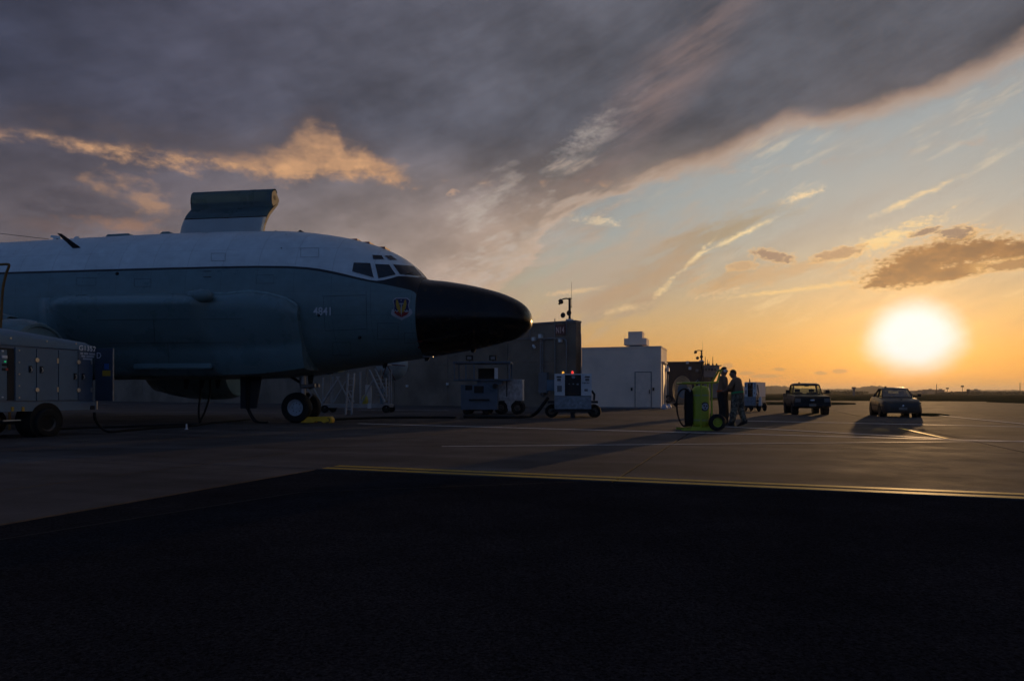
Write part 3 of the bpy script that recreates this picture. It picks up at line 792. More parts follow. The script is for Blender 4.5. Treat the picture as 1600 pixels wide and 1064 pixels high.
# --- aerials on the roof
def roofpt(px): 
    s = cpl(px)[0]; return s, prof(s)[0]
s, z = roofpt(90)
obj('blade_aerial', prism(B(), [(s-0.16, z-0.1), (s+0.20, z-0.1), (s+0.12, z+0.20), (s-0.26, z+0.24), (s-0.28, z+0.16), (s-0.16, z+0.14)], -0.03, 0.03), M_AWHT, AC)
obj('blade_aerial_mount', box(s-0.02, s+0.06, -0.034, -0.02, z+0.02, z+0.10), M_DARK, AC)
p = rc(116, 388, 0); b = B()
vv_ = [(-0.0, 0), (0.30, 0.0), (-0.28, 0.52), (-0.42, 0.54)]
prism(b, vv_, -0.02, 0.02, 'xz', T(p.x-0.05, p.y+0.02, p.z) @ RX(math.radians(25))); obj('swept_aerial', b, M_DARK, AC)
s, z = roofpt(121)
b = B(); lathe(b, [(0.13, 0), (0.12, 0.12), (0.07, 0.19), (0, 0.21)], T(s, 0, z-0.05) @ RY(-PI/2), 14); obj('dome_aerial', b, M_AWHT, AC, 60)
for px0, px1, hh in ((173, 215, 0.075), (257, 278, 0.07), (470, 482, 0.05)):
    s0, z0 = roofpt(px0); s1, z1 = roofpt(px1)
    b = B(); prism(b, [(s0, z0-0.06), (s1, z1-0.06), (s1-0.12, z1+hh), (s0+0.12, z0+hh)], -0.35, 0.35); obj('roof_hatch', b, M_GREY if px0 < 300 else M_DARK, AC, 30, 0.02)
s, z = roofpt(431); obj('beacon', lathe(B(), [(0.04, 0), (0.04, 0.06), (0, 0.1)], T(s, 0, z) @ RY(-PI/2), 10), M_DARK, AC)
s, z = roofpt(84); b = B(); sA, zA = roofpt(-60)
obj('aerial_wire', tube(B(), [(s-0.2, 0, z+0.10), (cpl(0)[0], 0, cpl(0, 365)[1]), (cpl(-300)[0], 0, cpl(-300, 322)[1])], 0.010, 5), M_DARK, AC)
for px, py in ((556, 378), (575, 383), (599, 391)):
    s, z = roofpt(px); obj('roof_stencil', box(s-0.12, s+0.16, -0.3, 0.3, z-0.06, z+0.004), M_RED, AC)
# --- open cargo door standing up on the far side of the roof
def dsec(k=1):    # outline of the outer skin: across (away from the photographer), height
    return [(0.72, 6.72), (0.74, 7.05), (0.84, 7.40), (1.00, 7.70), (1.20, 7.97), (1.44, 8.20), (1.43, 8.30), (1.41, 8.44), (1.41, 8.62), (1.46, 8.79), (1.57, 8.91), (1.72, 8.95), (1.86, 8.84)]
D0 = cpl(282)[0]-0.52; D1 = cpl(418)[0]-0.56
def strip(name, pts, m, th=0.05, parent=None):
    b = B(); P_ = spline([(0, a, z) for a, z in pts], 5)
    A = []; 
    for s in (D0, D1): A.append([b.verts.new((s, p.y, p.z)) for p in P_])
    for i in range(len(P_)-1): b.faces.new((A[0][i], A[0][i+1], A[1][i+1], A[1][i]))
    bmesh.ops.solidify(b, geom=b.faces[:], thickness=-th)
    bmesh.ops.recalc_face_normals(b, faces=b.faces)
    return obj(name, b, m, parent or AC, 35)
ds = dsec()
door = strip('cargo_door', ds[:4], M_AWHT)
q = ds[3]; strip('door_cheat_line', [(q[0], q[1]), (q[0]+0.03, q[1]+0.045)], M_BLK, 0.05, door)
strip('door_lower_skin', [(q[0]+0.03, q[1]+0.045)]+ds[4:6], M_GREY, 0.05, door)
strip('door_cheek_skin', ds[5:], M_GREY, 0.05, door)
M_INT = mat('door_inside', (0.10, 0.10, 0.09), 0.6)
for s in (D0+0.03, D1-0.03):
    b = B(); pl = [(1.43, 8.34), (1.40, 8.46), (1.40, 8.60), (1.47, 8.76), (1.58, 8.86), (1.72, 8.90), (2.02, 8.62), (1.98, 8.50), (1.56, 8.26)]
    prism(b, pl, s-0.02, s+0.02, 'yz'); obj('door_end_plate', b, M_INT, door)
    b = B(); lathe(b, [(0.09, 0), (0.09, 0.012), (0, 0.012)], T(s+0.022, 1.68, 8.60), 14); obj('end_plate_hole', b, M_DARK, door)
b = B(); prism(b, [(0.82, 6.7), (0.83, 7.05), (0.93, 7.38), (1.09, 7.66), (1.29, 7.92), (1.56, 8.16), (2.0, 8.5), (2.05, 8.44), (1.63, 8.08), (1.37, 7.84), (1.18, 7.60), (1.02, 7.34), (0.92, 7.0), (0.92, 6.7)], D0+0.06, D1-0.06, 'yz'); obj('door_inner_panel', b, M_INT, door, 40)
for s in (D0+0.4, (D0+D1)/2, D1-0.4):
    obj('door_hinge', cyl(B(), (s-0.15, 0.8, 6.72), (s+0.15, 0.8, 6.72), 0.05), M_DARK, door)
# --- nose gear
gs = cpl(473)[0]
def gpt(px, py, lat): 
    d = Vector(((px-800)/F, 1.0, (HZ-py)/F)); o = AMI @ CAMW; dl = AMI.to_3x3() @ d
    t = (lat-o.y)/dl.y; return o+dl*t
NG = obj('nose_gear', tube(B(), [(gs, 0, 2.2), (gs, 0, 0.62)], 0.11, 14), M_STEEL, AC, 40)
obj('axle', cyl(B(), (gs, -0.42, 0.545), (gs, 0.42, 0.545), 0.07), M_STEEL, NG, 40)
obj('oleo_piston', cyl(B(), (gs, 0, 1.1), (gs, 0, 0.55), 0.075), M_STEEL, NG, 40)
obj('torque_link', tube(B(), [(gs+0.10, 0, 1.30), (gs+0.34, 0, 0.98), (gs+0.08, 0, 0.66)], 0.035, 8), M_STEEL, NG, 40)
obj('drag_brace', tube(B(), [(gs+0.05, 0.0, 1.35), (gs-1.1, 0, 2.0)], 0.05, 8), M_DARK, NG, 40)
for yy in (-0.16, 0.16): obj('steering_cylinder', cyl(B(), (gs+0.02, yy, 1.28), (gs+0.55, yy, 1.32), 0.07), M_STEEL, NG, 40)
M_RIMW = mat('wheel_rim_white', (0.40, 0.43, 0.46), 0.45, var=0.2, vs=8)
gw = gpt(461, 636, -0.40)
for lat, dxx in ((-0.40, 0), (0.40, 0)):
    wheel(AC, T(gw.x+0.06, lat, 0.535) if lat < 0 else T(gw.x+0.06, lat, 0.535) @ Rz(PI), 0.535, 0.29, M_RUB, M_RIMW, M_DARK, 0.55, 8, 'nose_wheel')
for b in list(AC.children):
    pass
# gear doors either side of the bay
for lat, px0, px1 in ((-0.75, 376, 408), (0.75, 376, 408)):
    A, Bq = gpt(376, 592, lat), gpt(410, 592, lat)
    b = B(); zb = prof(A.x)[1]
    prism(b, [(A.x, zb+0.25), (Bq.x, zb+0.25), (Bq.x-0.22, 0.52), (A.x, 0.50)], lat-0.02, lat+0.02); obj('gear_door', b, M_DARK, AC)
# front gear door strut and small aerials under the belly
for px, py, hh in ((292, 596, 0.35), (316, 594, 0.32), (341, 594, 0.32), (486, 590, 0.5), (602, 570, 0.16), (740, 548, 0.1), (668, 560, 0.12)):
    s = cpl(px)[0]; zb = prof(s)[1]
    b = B(); prism(b, [(s-0.12, zb+0.08), (s+0.12, zb+0.08), (s+0.02, zb-hh), (s-0.08, zb-hh)], -0.02, 0.02); obj('belly_aerial', b, M_DARK, AC)
s = cpl(676)[0]; zb = prof(s)[1]
obj('pitot_probe', tube(B(), [(s-0.25, -0.5, zb+0.12), (s-0.2, -0.5, zb-0.02), (s+0.15, -0.5, zb-0.03)], 0.025, 8), M_STEEL, AC, 40)
# --- engine pods and the wing stubs that carry them (the wing itself lies outside the picture)
LN = 5.4
fp = gpt(106, 530, -LN); fp.x -= 0.85
NR = 1.24; NZ_ = CH+(HZ-497)/F*((AM @ fp).y)-NR
for side in (-1, 1):
    b = B(); Mx = T(fp.x, side*LN, NZ_)
    npf = [(0.86, -0.5), (0.92, -0.12), (0.99, 0.0), (1.07, -0.02), (NR*0.94, -0.22), (NR*0.985, -0.55), (NR, -1.1), (NR*0.98, -2.2), (NR*0.86, -3.1), (NR*0.7, -3.9), (0.62, -4.2), (0.5, -4.2)]
    lathe(b, npf, Mx, 48); nac = obj('engine_pod', b, M_GREY, AC, 50)
    obj('intake_cover', lathe(B(), [(0.0, 0.10), (0.5, 0.07), (0.9, -0.02), (1.03, -0.06)], Mx, 36), M_GREY, nac, 60)
    b = B(); prism(b, [(fp.x-1.2, NZ_+NR*0.9), (fp.x-0.9, NZ_+NR+0.05), (fp.x-3.4, NZ_+NR+0.65), (fp.x-6, NZ_+NR+0.5), (fp.x-4.5, NZ_+0.4)], side*LN-0.14, side*LN+0.14); obj('pylon', b, M_GREY, nac, 40)
    b = B(); yw0, yw1 = side*1.4, side*9.0
    A = []
    for yy, x0_, x1_, z_, t_2 in ((yw0, fp.x-1.2-0.6, fp.x-10.0, 3.1, 0.5), (yw1, fp.x-1.2-6.2, fp.x-11.5, 3.9, 0.28)):
        A.append([b.verts.new(v) for v in ((x0_, yy, z_), (x0_-0.7, yy, z_+t_2*0.5), (x0_-3, yy, z_+t_2*0.6), (x1_, yy, z_), (x0_-3, yy, z_-t_2*0.4), (x0_-0.7, yy, z_-t_2*0.4))])
    for i in range(6): j = (i+1) % 6; b.faces.new((A[0][i], A[0][j], A[1][j], A[1][i]))
    b.faces.new(A[0]); b.faces.new(A[1][::-1]); bmesh.ops.recalc_face_normals(b, faces=b.faces)
    obj('wing', b, M_GREY, AC, 50)
# drain hoses hanging to the ground from the far pod
for hx, hy in ((313, 622), (328, 622)):
    A = gpt(hx, hy-6, 0.6); Bq = gpt(312, 657, -1.0); Bq.z = 0.03
    mid_ = A.lerp(Bq, 0.6)+Vector((0.05 if hx > 320 else -0.05, 0, 0))
    obj('service_hose', tube(B(), spline([(A.x, A.y, 1.7), A, mid_, Bq], 8), 0.035, 8), M_RUB, AC, 60)
for k in (0, 1):
    A = gpt(385+k*3, 632, -0.8); Bq = gpt(397+k*4, 655, -0.9)
    obj('service_hose', tube(B(), spline([(A.x, A.y, 1.6), A, (A.x+0.05, A.y, 0.45), (Bq.x, Bq.y, 0.08), (Bq.x+0.4, Bq.y, 0.03)], 8), 0.03, 8), M_RUB, AC, 60)
# ------------------------------------------------------------------ buildings
M_WALL = mat('weathered_concrete_wall', (0.21, 0.165, 0.125), 0.88, spec=0.12, var=0.35, vs=0.35, bump=0.4, bs=8)
M_WALLP = mat('wall_pipe_grey', (0.20, 0.20, 0.20), 0.6, var=0.2)
M_BOXW = mat('junction_box_white', (0.62, 0.62, 0.60), 0.5, var=0.1)
M_CREAM = mat('painted_white_wall', (0.84, 0.66, 0.52), 0.8, spec=0.2, var=0.12, vs=0.5, bump=0.2, bs=20)
M_TRIM = mat('grey_trim', (0.15, 0.15, 0.155), 0.6, var=0.15)
M_SIGNM = mat('sign_maroon', (0.13, 0.05, 0.045), 0.6, var=0.15); M_SIGNT = mat('sign_lettering', (0.80, 0.56, 0.50), 0.6, var=0.1)
M_BROWN = mat('brown_wall', (0.085, 0.062, 0.05), 0.85, spec=0.15, var=0.25, vs=0.3)
# the long concrete wall marked N14
wa = math.radians(180-34)
WP = (4.55, 48.9)
WF = Face(WP, wa)                            # local x runs away to the left along the wall; local +y points away from the apron?
FR = Face(WP, wa-PI)                         # same plane, local x to the right, local y away from the photographer
wall = thing('concrete_wall', 'long weathered concrete building wall with conduits and N14 sign', 'building', (WP[0], WP[1], 0), wa-PI)
HW = FR.uz(895, 501)[1]
PW = 5.9
for k in range(16):                          # cast panels with open joints between them
    obj('wall_panel', box(-(k+1)*PW+0.02, -k*PW-0.02 if k else -0.0, 0.02, 0.6, 0, HW*0.53), M_WALL, wall)
    obj('wall_panel', box(-(k+1)*PW+0.02, -k*PW-0.02 if k else -0.0, 0.02, 0.6, HW*0.53+0.03, HW-0.12), M_WALL, wall)
obj('wall_core', box(-16*PW, -0.06, 0.06, 0.8, 0, HW-0.14), M_WALL, wall)
obj('coping', box(-16*PW, 0.02, -0.06, 0.86, HW-0.12, HW+0.02), M_TRIM, wall)
obj('corner_pier', box(-0.04, 0.02, 0.03, 0.78, 0, HW-0.13), M_WALL, wall)
sg = [FR.uz(868, 508), FR.uz(884, 523)]
u0, z1 = sg[0]; u1, z0 = sg[1]
sgn = obj('sign_panel', box(u0, u1, -0.06, -0.0, z0, z1), M_SIGNM, wall)
flat_text('sign_lettering', 'N14', (z1-z0)*0.86, T(u0+0.06, -0.066, z0+0.14), M_SIGNT, sgn, wide=0.62)
def pipe(pts, r=0.04, y=-0.09, m=M_WALLP):
    return obj('conduit', tube(B(), [(FR.uz(a, b_)[0], y, FR.uz(a, b_)[1]) for a, b_ in pts], r, 8), m, wall, 60)
pipe([(868, 498), (868, 590)], 0.035); pipe([(846, 529), (846, 618)], 0.07); pipe([(849, 620), (849, 534), (851, 530), (857, 528.6), (880, 528.6), (885, 531), (886, 538), (886, 600)], 0.045)
pipe([(795, 529.5), (880, 529.5)], 0.03); pipe([(829, 529), (829, 512)], 0.02); pipe([(886, 522), (886, 499)], 0.03, -0.12)
for a, b_, s_ in ((836, 530, 0.26), (846.5, 525.5, 0.28), (877, 532.5, 0.22)):
    u, z = FR.uz(a, b_); obj('junction_box', box(u-s_/2*0.9, u+s_/2*0.9, -0.30, -0.0, z-s_/2, z+s_/2), M_BOXW, wall, None, 0.02)
u, z = FR.uz(837, 542)
obj('wall_camera', cyl(B(), (u-0.12, -0.15, z+0.1), (u+0.12, -0.35, z-0.08), 0.09), M_BOXW, wall, 40)
u, z = FR.uz(851, 598); obj('meter_box', box(u-0.35, u+0.35, -0.3, 0, z-0.75, z+0.75), M_TRIM, wall, None, 0.02)
for a, b_ in ((637, 603), (700, 600)):
    u, z = FR.uz(a, b_); obj('junction_box', box(u-0.09, u+0.09, -0.15, 0, z-0.09, z+0.09), M_BOXW, wall)
obj('downpipe', tube(B(), [(0.10, 0.6, 0.3), (0.10, 0.6, HW-1.2), (0.08, 0.6, HW-0.9), (0.0, 0.6, HW-0.7)], 0.05, 8), M_WALLP, wall, 60)
# camera mast on the corner of the wall: a separate thing
def mast(P, H, label, s=1.0, whip=1.0):
    m = thing('camera_mast', label, 'mast', P, wa-PI, 'camera masts on the wall corners')
    obj('pole', cyl(B(), (0, 0, 0), (0, 0, H), 0.09*s), M_DARK, m, 40)
    obj('arm', tube(B(), spline([(0, 0, H-0.1), (-0.3*s, 0, H-0.02), (-0.62*s, 0, H-0.06)], 6), 0.05*s, 8), M_DARK, m, 60)
    h = obj('camera_head', lathe(B(), [(0, -0.18*s), (0.14*s, -0.16*s), (0.16*s, 0.08*s), (0.1*s, 0.16*s), (0, 0.18*s)], T(-0.72*s, 0, H-0.22*s) @ RY(math.radians(50)), 14), M_DARK, m, 40)
    obj('lens', cyl(B(), (-0.80*s, 0, H-0.30*s), (-0.90*s, -0.02, H-0.40*s), 0.08*s), M_BLK, h, 40)
    obj('whip_aerial', cyl(B(), (0.15*s, 0, H*0.55), (0.15*s, 0, H+1.15*whip), 0.016, 0.008, 6), M_DARK, m)
    obj('bracket', box(0, 0.18*s, -0.02, 0.02, H-0.08, H-0.03), M_DARK, m); obj('bracket', box(0, 0.18*s, -0.02, 0.02, H*0.6, H*0.6+0.05), M_DARK, m)
    for zz, xx in ((0.42, -0.40), (0.55, 0.10)):
        obj('horn_speaker', lathe(B(), [(0.05*s, -0.12*s), (0.10*s, 0.0), (0.20*s, 0.12*s), (0.17*s, 0.12*s), (0, 0.02)], T(xx*s, -0.16, zz*s) @ Rz(-PI/2), 14), M_DARK, m, 40)
    obj('base_box', box(-0.22*s, 0.22*s, -0.16*s, 0.16*s, 0.0, 0.14*s), M_BOXW, m, None, 0.02)
    return m
u, z = FR.uz(888, 500, 0.1); w3 = Vector(WP)+FR.d*u+FR.n*0.3
zt_ = CH+(HZ-466)/F*w3.y
mast((w3.x, w3.y, HW+0.02), zt_-HW, 'dark camera mast with horn speakers and whip aerial on N14 wall corner')
# small flat-roofed white building
ba = math.radians(-18)
BP = (10.04, 46.0)
BF = Face(BP, ba); BW = 5.45; BD = 4.1
HB = CH+(HZ-541.5)/F*46.6
wb = thing('white_building', 'small flat-roofed white building with one plain front door', 'building', (BP[0], BP[1], 0), ba)
obj('wall', box(-BW, -0.0, 0, BD, 0, HB-0.10), M_CREAM, wb)
obj('roof_edge', box(-BW-0.03, 0.03, -0.03, BD+0.03, HB-0.10, HB), M_CREAM, wb)
obj('plinth', box(-BW-0.03, -0.02, -0.03, 0.0, 0, 0.09), M_TRIM, wb)
u0, zt2 = BF.uz(993, 582); u1, _ = BF.uz(1017, 582)
dm = mat('door_paint', (0.76, 0.60, 0.475), 0.6, var=0.1)
dr = obj('door', box(u0, u1, -0.035, 0.02, 0.10, zt2), dm, wb, None, 0.008)
b = B(); t_h = 0.05
bx(b, u0-t_h, u0, -0.05, 0.0, 0.09, zt2+t_h)
obj('door_frame', b, M_TRIM, dr); obj('door_frame', box(u1, u1+t_h, -0.05, 0.0, 0.09, zt2+t_h), M_TRIM, dr); obj('door_frame', box(u0, u1, -0.05, 0.0, zt2, zt2+t_h), M_TRIM, dr)
obj('door_handle', box(u1-0.12, u1-0.07, -0.10, -0.035, 1.0, 1.28), M_DARK, dr)
for a, b_ in ((987, 608), (1021, 608)):
    u, z = BF.uz(a, b_); obj('wall_switch', box(u-0.06, u+0.06, -0.06, 0, z-0.11, z+0.11), M_DARK, wb)
# right-hand side: tall doorway recess and lamp
obj('side_door', box(-0.0, 0.03, 0.9, 2.6, 0.1, 3.0), M_TRIM, wb)
for yy in ((0.8, 0.9), (2.6, 2.7)): obj('side_door_frame', box(0, 0.06, yy[0], yy[1], 0.0, 3.1), M_CREAM, wb)
obj('side_canopy', box(0.0, 0.18, 0.7, 2.8, 3.1, 3.2), M_CREAM, wb)
obj('wall_lamp', box(0.0, 0.25, 3.2, 3.45, 2.6, 2.85), M_BOXW, wb)
u0, z1 = BF.uz(981, 518, 1.6); u1, z0 = BF.uz(1003, 529, 1.6); ub0, zb0 = BF.uz(975, 529, 1.6); ub1, zb1 = BF.uz(1010, 538.5, 1.6)
vt = obj('roof_vent', box(ub0, ub1, 1.6, 3.2, zb1, zb0), M_CREAM, wb, None, 0.01)
obj('vent_cap', box(u0, u1, 1.75, 3.0, zb0, z1), M_CREAM, vt, None, 0.01)
obj('vent_neck', box(ub0+0.35, ub1-0.35, 1.8, 3.0, HB, zb1), M_TRIM, vt)
# bags and a bucket by the corner
for i, (a, b_, r) in enumerate(((1034, 637.5, 0.20), (1038, 637, 0.16), (1041, 636.5, 0.18))):
    p = G(a+4, b_+2); o = obj('plastic_bag', lathe(B(), [(0, 0), (r*0.9, 0.02), (r, r*0.6), (r*0.7, r*1.3), (r*0.25, r*1.7), (r*0.3, r*1.9), (0, r*1.9)], T(p.x, p.y, 0) @ Rz(i) @ RY(-PI/2), 10), mat('bag_white', (0.45, 0.44, 0.48), 0.5), None, 60)
    tag(o, ('tied white plastic bag nearest the white building corner', 'middle tied white plastic bag beside the white building', 'tied white plastic bag farthest from the white building corner')[i], 'bag', 'white bags beside the white building')
p = G(1041, 637); 
t = thing('wall_post', 'thin pale post with a hose reel beside the white building', 'post', (p.x+0.25, p.y+0.6, 0))
obj('pole', cyl(B(), (0, 0, 0), (0, 0, 2.4), 0.05), M_WALLP, t); obj('hose_reel', lathe(B(), [(0.16, -0.1), (0.3, -0.1), (0.3, 0.1), (0.16, 0.1), (0.16, -0.1)], T(0, -0.12, 0.62) @ Rz(PI/2), 16), M_DARK, t, 40)
# brown building end behind, with its own mast
b2a = math.radians(-14); B2P = W(1100, 628, 80)
BF2 = Face((B2P.x, B2P.y), b2a); H2 = CH+(HZ-564.5)/F*80; u0 = BF2.u(1036)
bb2 = thing('brown_building', 'dark brown flat building end standing behind the white building', 'building', (B2P.x, B2P.y, 0), b2a)
for k in range(4): obj('wall_panel', box(u0+(-u0)*k/4+0.02, u0+(-u0)*(k+1)/4-0.02, 0.0, 0.5, 0, H2-0.1), M_BROWN, bb2)
obj('wall_core', box(u0+0.03, -0.03, 0.05, 2.0, 0, H2-0.1), M_BROWN, bb2); obj('coping', box(u0-0.05, 0.05, -0.05, 2.05, H2-0.1, H2), M_TRIM, bb2)
for a, b_ in ((1043, 574), (1074, 566.5), (1078, 575.5), (1089, 579)):
    u, z = BF2.uz(a, b_); obj('wall_lamp', box(u-0.16, u+0.16, -0.3, 0, z-0.16, z+0.16), M_BOXW if a < 1080 else M_TRIM, bb2)
u, z = BF2.uz(1096, 564, 0.3); q = Vector((B2P.x, B2P.y))+BF2.d*u+BF2.n*0.3
mast((q.x, q.y, H2), CH+(HZ-547)/F*q.y-H2, 'smaller camera mast with whip aerial on the brown building', 0.95, 1.0)
u, z = BF2.uz(1097, 575); obj('drain_pipe', tube(B(), [(u, -0.12, 0), (u, -0.12, H2)], 0.09, 8), M_DARK, bb2)
# grey control building with stepped roof and aerials
M_GB = mat('grey_building', (0.20, 0.19, 0.185), 0.8, var=0.15, vs=0.1); M_GBW = mat('grey_building_window', (0.03, 0.03, 0.035), 0.3, var=0.1)
c0, c1 = W(1101, 628, 150), W(1124, 628, 150)
gb = thing('control_building', 'distant grey control building with banded windows and roof aerials', 'building', (c0.x, 150, 0), 0)
def zz150(py): return CH+(HZ-py)/F*150
wd = c1.x-c0.x
obj('lower_block', box(-2, wd+0.4, 1, 12, 0, zz150(596)), M_GB, gb); obj('brown_band', box(-1, wd-1.0, 0.6, 9, zz150(596), zz150(589)), M_BROWN, gb)
obj('middle_block', box(-1, wd-0.6, 0.3, 9, zz150(589), zz150(581)), M_GB, gb)
up_ = obj('upper_block', box(-1, wd, 0, 9, zz150(581), zz150(572)), M_GB, gb)
for k in range(5): obj('window', box(-0.6+k*(wd/5), -0.6+k*(wd/5)+wd/5*0.8, -0.05, 0.05, zz150(579.5), zz150(575.5)), M_GBW, up_)
obj('roof', box(-1.3, wd+0.4, -0.3, 9.3, zz150(572), zz150(570.5)), M_GB, gb)
for a, b_ in ((1103, 557), (1108, 556), (1111.5, 561), (1114, 564), (1120, 556), (1126, 567)):
    xx = W(a, 0, 150).x-c0.x; obj('roof_aerial', cyl(B(), (xx, 3, zz150(570.5)), (xx, 3, zz150(b_)), 0.09, 0.05, 6), M_DARK, gb)
    obj('aerial_base', cyl(B(), (xx, 3, zz150(570.5)), (xx, 3, zz150(567)), 0.22, 0.15, 6), M_DARK, gb)
# ------------------------------------------------------------------ trees, field and far horizon
def leaf_mat(name, c):
    m = bpy.data.materials.new(name); m.use_nodes = True; nt = m.node_tree; b = nt.nodes['Principled BSDF']
    g = nt.nodes.new('ShaderNodeNewGeometry'); n = noise(nt, g.outputs['Position'], 1.5, 3)
    nt.links.new(mixc(nt, n.ln(0.3, 0.7), tuple(x*0.6 for x in c)+(1,), tuple(x*1.4 for x in c)+(1,)), b.inputs['Base Color'])
    b.inputs['Roughness'].default_value = 0.8; b.inputs['Specular IOR Level'].default_value = 0.1
    return m
M_LEAF = leaf_mat('foliage', (0.06, 0.062, 0.028)); M_BARK = mat('bark', (0.06, 0.045, 0.03), 0.9, spec=0.1)
def crown(pts, n, size):
    """leaf clumps spread through ellipsoids (centre, radii)"""
    V, Fc = [], []
    for c, r in pts:
        for _ in range(n):
            d = Vector((random.gauss(0, 1), random.gauss(0, 1), random.gauss(0, 1))).normalized()*(random.random()**0.4)
            p = Vector((c[0]+d.x*r[0], c[1]+d.y*r[1], c[2]+d.z*r[2]))
            a = Vector((random.gauss(0, 1), random.gauss(0, 1), random.gauss(0, 1))).normalized(); q = a.orthogonal().normalized(); s_ = size*random.uniform(0.6, 1.4)
            k = len(V); V += [p-a*s_, p+q*s_*0.6, p+a*s_, p-q*s_*0.6]; Fc.append((k, k+1, k+2, k+3))
    me = bpy.data.meshes.new('crown'); me.from_pydata([tuple(v) for v in V], [], Fc); return me
def tree(P, H, R, label, group=None, n=700):
    t = thing('tree', label, 'tree', P, 0, group)
    obj('trunk', tube(B(), [(0, 0, 0), (0.05, 0, H*0.3), (0, 0.05, H*0.6)], [0.05*H, 0.035*H, 0.015*H], 8), M_BARK, t, 60)
    for k in range(4):
        a = k*1.7; obj('limb', tube(B(), [(0, 0, H*0.35), (R*0.3*math.cos(a), R*0.3*math.sin(a), H*0.5), (R*0.6*math.cos(a), R*0.6*math.sin(a), H*0.65)], [0.02*H, 0.014*H, 0.006*H], 6), M_BARK, t, 60)
    blobs = [((random.uniform(-0.5, 0.5)*R, random.uniform(-0.5, 0.5)*R, H*random.uniform(0.45, 0.85)), (R*random.uniform(0.35, 0.6), R*random.uniform(0.35, 0.6), H*0.2)) for _ in range(9)]
    obj('crown', crown(blobs, n//9, 0.035*H+0.05), M_LEAF, t)
    return t
p = W(902, 600, 75); tree((p.x, 75, 0), 3.9, 1.9, 'small rounded tree seen in the gap between wall and white building')
M_HILL = ground_mat('wooded_hill', (0.045, 0.045, 0.022), (0.07, 0.06, 0.035), 0.9, 0.05, 0, 0.3, 0.5, 0.3)
def ridge(name, pts, Y, depth, base=0.0):
    """wooded rise whose skyline follows picture points, a rounded ground form with depth"""
    xs = [W(a, 0, Y).x for a, _ in pts]; zs = [max(0.5, CH+(HZ-b_)/F*Y) for _, b_ in pts]
    b = B(); g = []; n = 220
    for i in range(n+1):
        x = xs[0]+(xs[-1]-xs[0])*i/n; h = float(np.interp(x, xs, zs)); row = []
        jit = random.uniform(-1, 1)*0.06*h+math.sin(i*0.9)*0.03*h
        for j in range(9):
            v = j/8; yy = Y+(v-0.4)*depth*(1.0 if v > 0.4 else 1.0)
            k = math.sin(min(1, max(0, v))*PI)**0.8
            row.append(b.verts.new((x*yy/Y, yy, base-0.5+(h+jit*k+0.5)*k+random.uniform(-0.03, 0.03)*h*k)))
        g.append(row)
    for i in range(n):
        for j in range(8): b.faces.new((g[i][j], g[i][j+1], g[i+1][j+1], g[i+1][j]))
    bmesh.ops.recalc_face_normals(b, faces=b.faces)
    return struct(obj(name, b, M_HILL, None, 80))
ridge('hill', [(1090, 606), (1140, 603), (1190, 603.5), (1205, 602.3), (1225, 603), (1245, 606), (1285, 607.5), (1330, 607.6), (1345, 604.6), (1360, 602.6), (1372, 602.4), (1390, 605), (1405, 609), (1440, 612), (1480, 613.2), (1500, 613), (1515, 612)], 1700, 500)
ridge('hill', [(1490, 613.5), (1519, 610), (1545, 609), (1565, 609.6), (1585, 608.8), (1600, 610), (1660, 608), (1760, 606), (1900, 609)], 1500, 400)
ridge('hill', [(-500, 600), (-200, 596), (100, 604), (400, 606), (700, 605), (1000, 608), (1150, 609)], 2100, 500)
# rows of trees in front of the far hills: too far to count
def treeline(pts, Y, label):
    me = crown([((W(a, 0, Y).x+random.uniform(-4, 4), Y+random.uniform(-8, 8), max(0.8, (CH+(HZ-b_)/F*Y)*0.5)), (random.uniform(5, 9), 6, max(0.9, (CH+(HZ-b_)/F*Y)*0.55))) for a, b_ in pts], 130, 0.8)
    o = obj('far_trees', me, M_LEAF); o['kind'] = 'stuff'; o['label'] = label; o['category'] = 'trees'
pts = [(x, 613.2-1.2*abs(math.sin(x*0.31))) for x in np.arange(1478, 1680, 5.5)]
treeline(pts, 520, 'low dark line of trees across the far side of the airfield')
pts = [(x, 611.8-1.4*abs(math.sin(x*0.27))) for x in np.arange(1292, 1345, 6)]
treeline(pts, 560, 'low rounded trees behind the pickup')
M_FAR = mat('far_concrete', (0.16, 0.15, 0.14), 0.8, var=0.1, vs=0.1)
def far_block(a0, a1, top, Y, label, win=3):
    x0, x1 = W(a0, 0, Y).x, W(a1, 0, Y).x; zt = CH+(HZ-top)/F*Y
    t = thing('far_building', label, 'building', (x0, Y, 0), 0, 'buildings on the far horizon')
    w_ = x1-x0
    obj('wall', box(0, w_, 0, 10, 0, zt-0.4), M_FAR, t); obj('roof', box(-0.3, w_+0.3, -0.3, 10.3, zt-0.4, zt), M_FAR, t)
    obj('roof_box', box(w_*0.6, w_*0.8, 2, 6, zt, zt+1.0), M_FAR, t)
    for k in range(win): obj('window', box(w_*(k+0.25)/win, w_*(k+0.7)/win, -0.08, 0.05, zt*0.55, zt*0.75), M_GBW, t)
far_block(1427, 1445, 610.4, 900, 'long low building on the horizon nearest the sedan', 5)
far_block(1448, 1460, 608.6, 880, 'square building on the horizon left of the thin mast', 3)
far_block(1464.5, 1476, 608.8, 880, 'square building on the horizon right of the thin mast', 3)
far_block(1519, 1532, 609.0, 860, 'pale long building on the horizon at the far right', 4)
def far_pole(a, top, Y, r, label, head=True, cat='pole'):
    x = W(a, 0, Y).x; zt = CH+(HZ-top)/F*Y
    t = thing('far_mast', label, cat, (x, Y, 0), 0, 'masts and poles on the horizon')
    obj('pole', cyl(B(), (0, 0, 0), (0, 0, zt), r, r*0.6, 6), M_DARK, t)
    if head: obj('lamp_head', box(-r*4, r*4, -r*2, r*2, zt-r*2, zt+r*3), M_DARK, t)
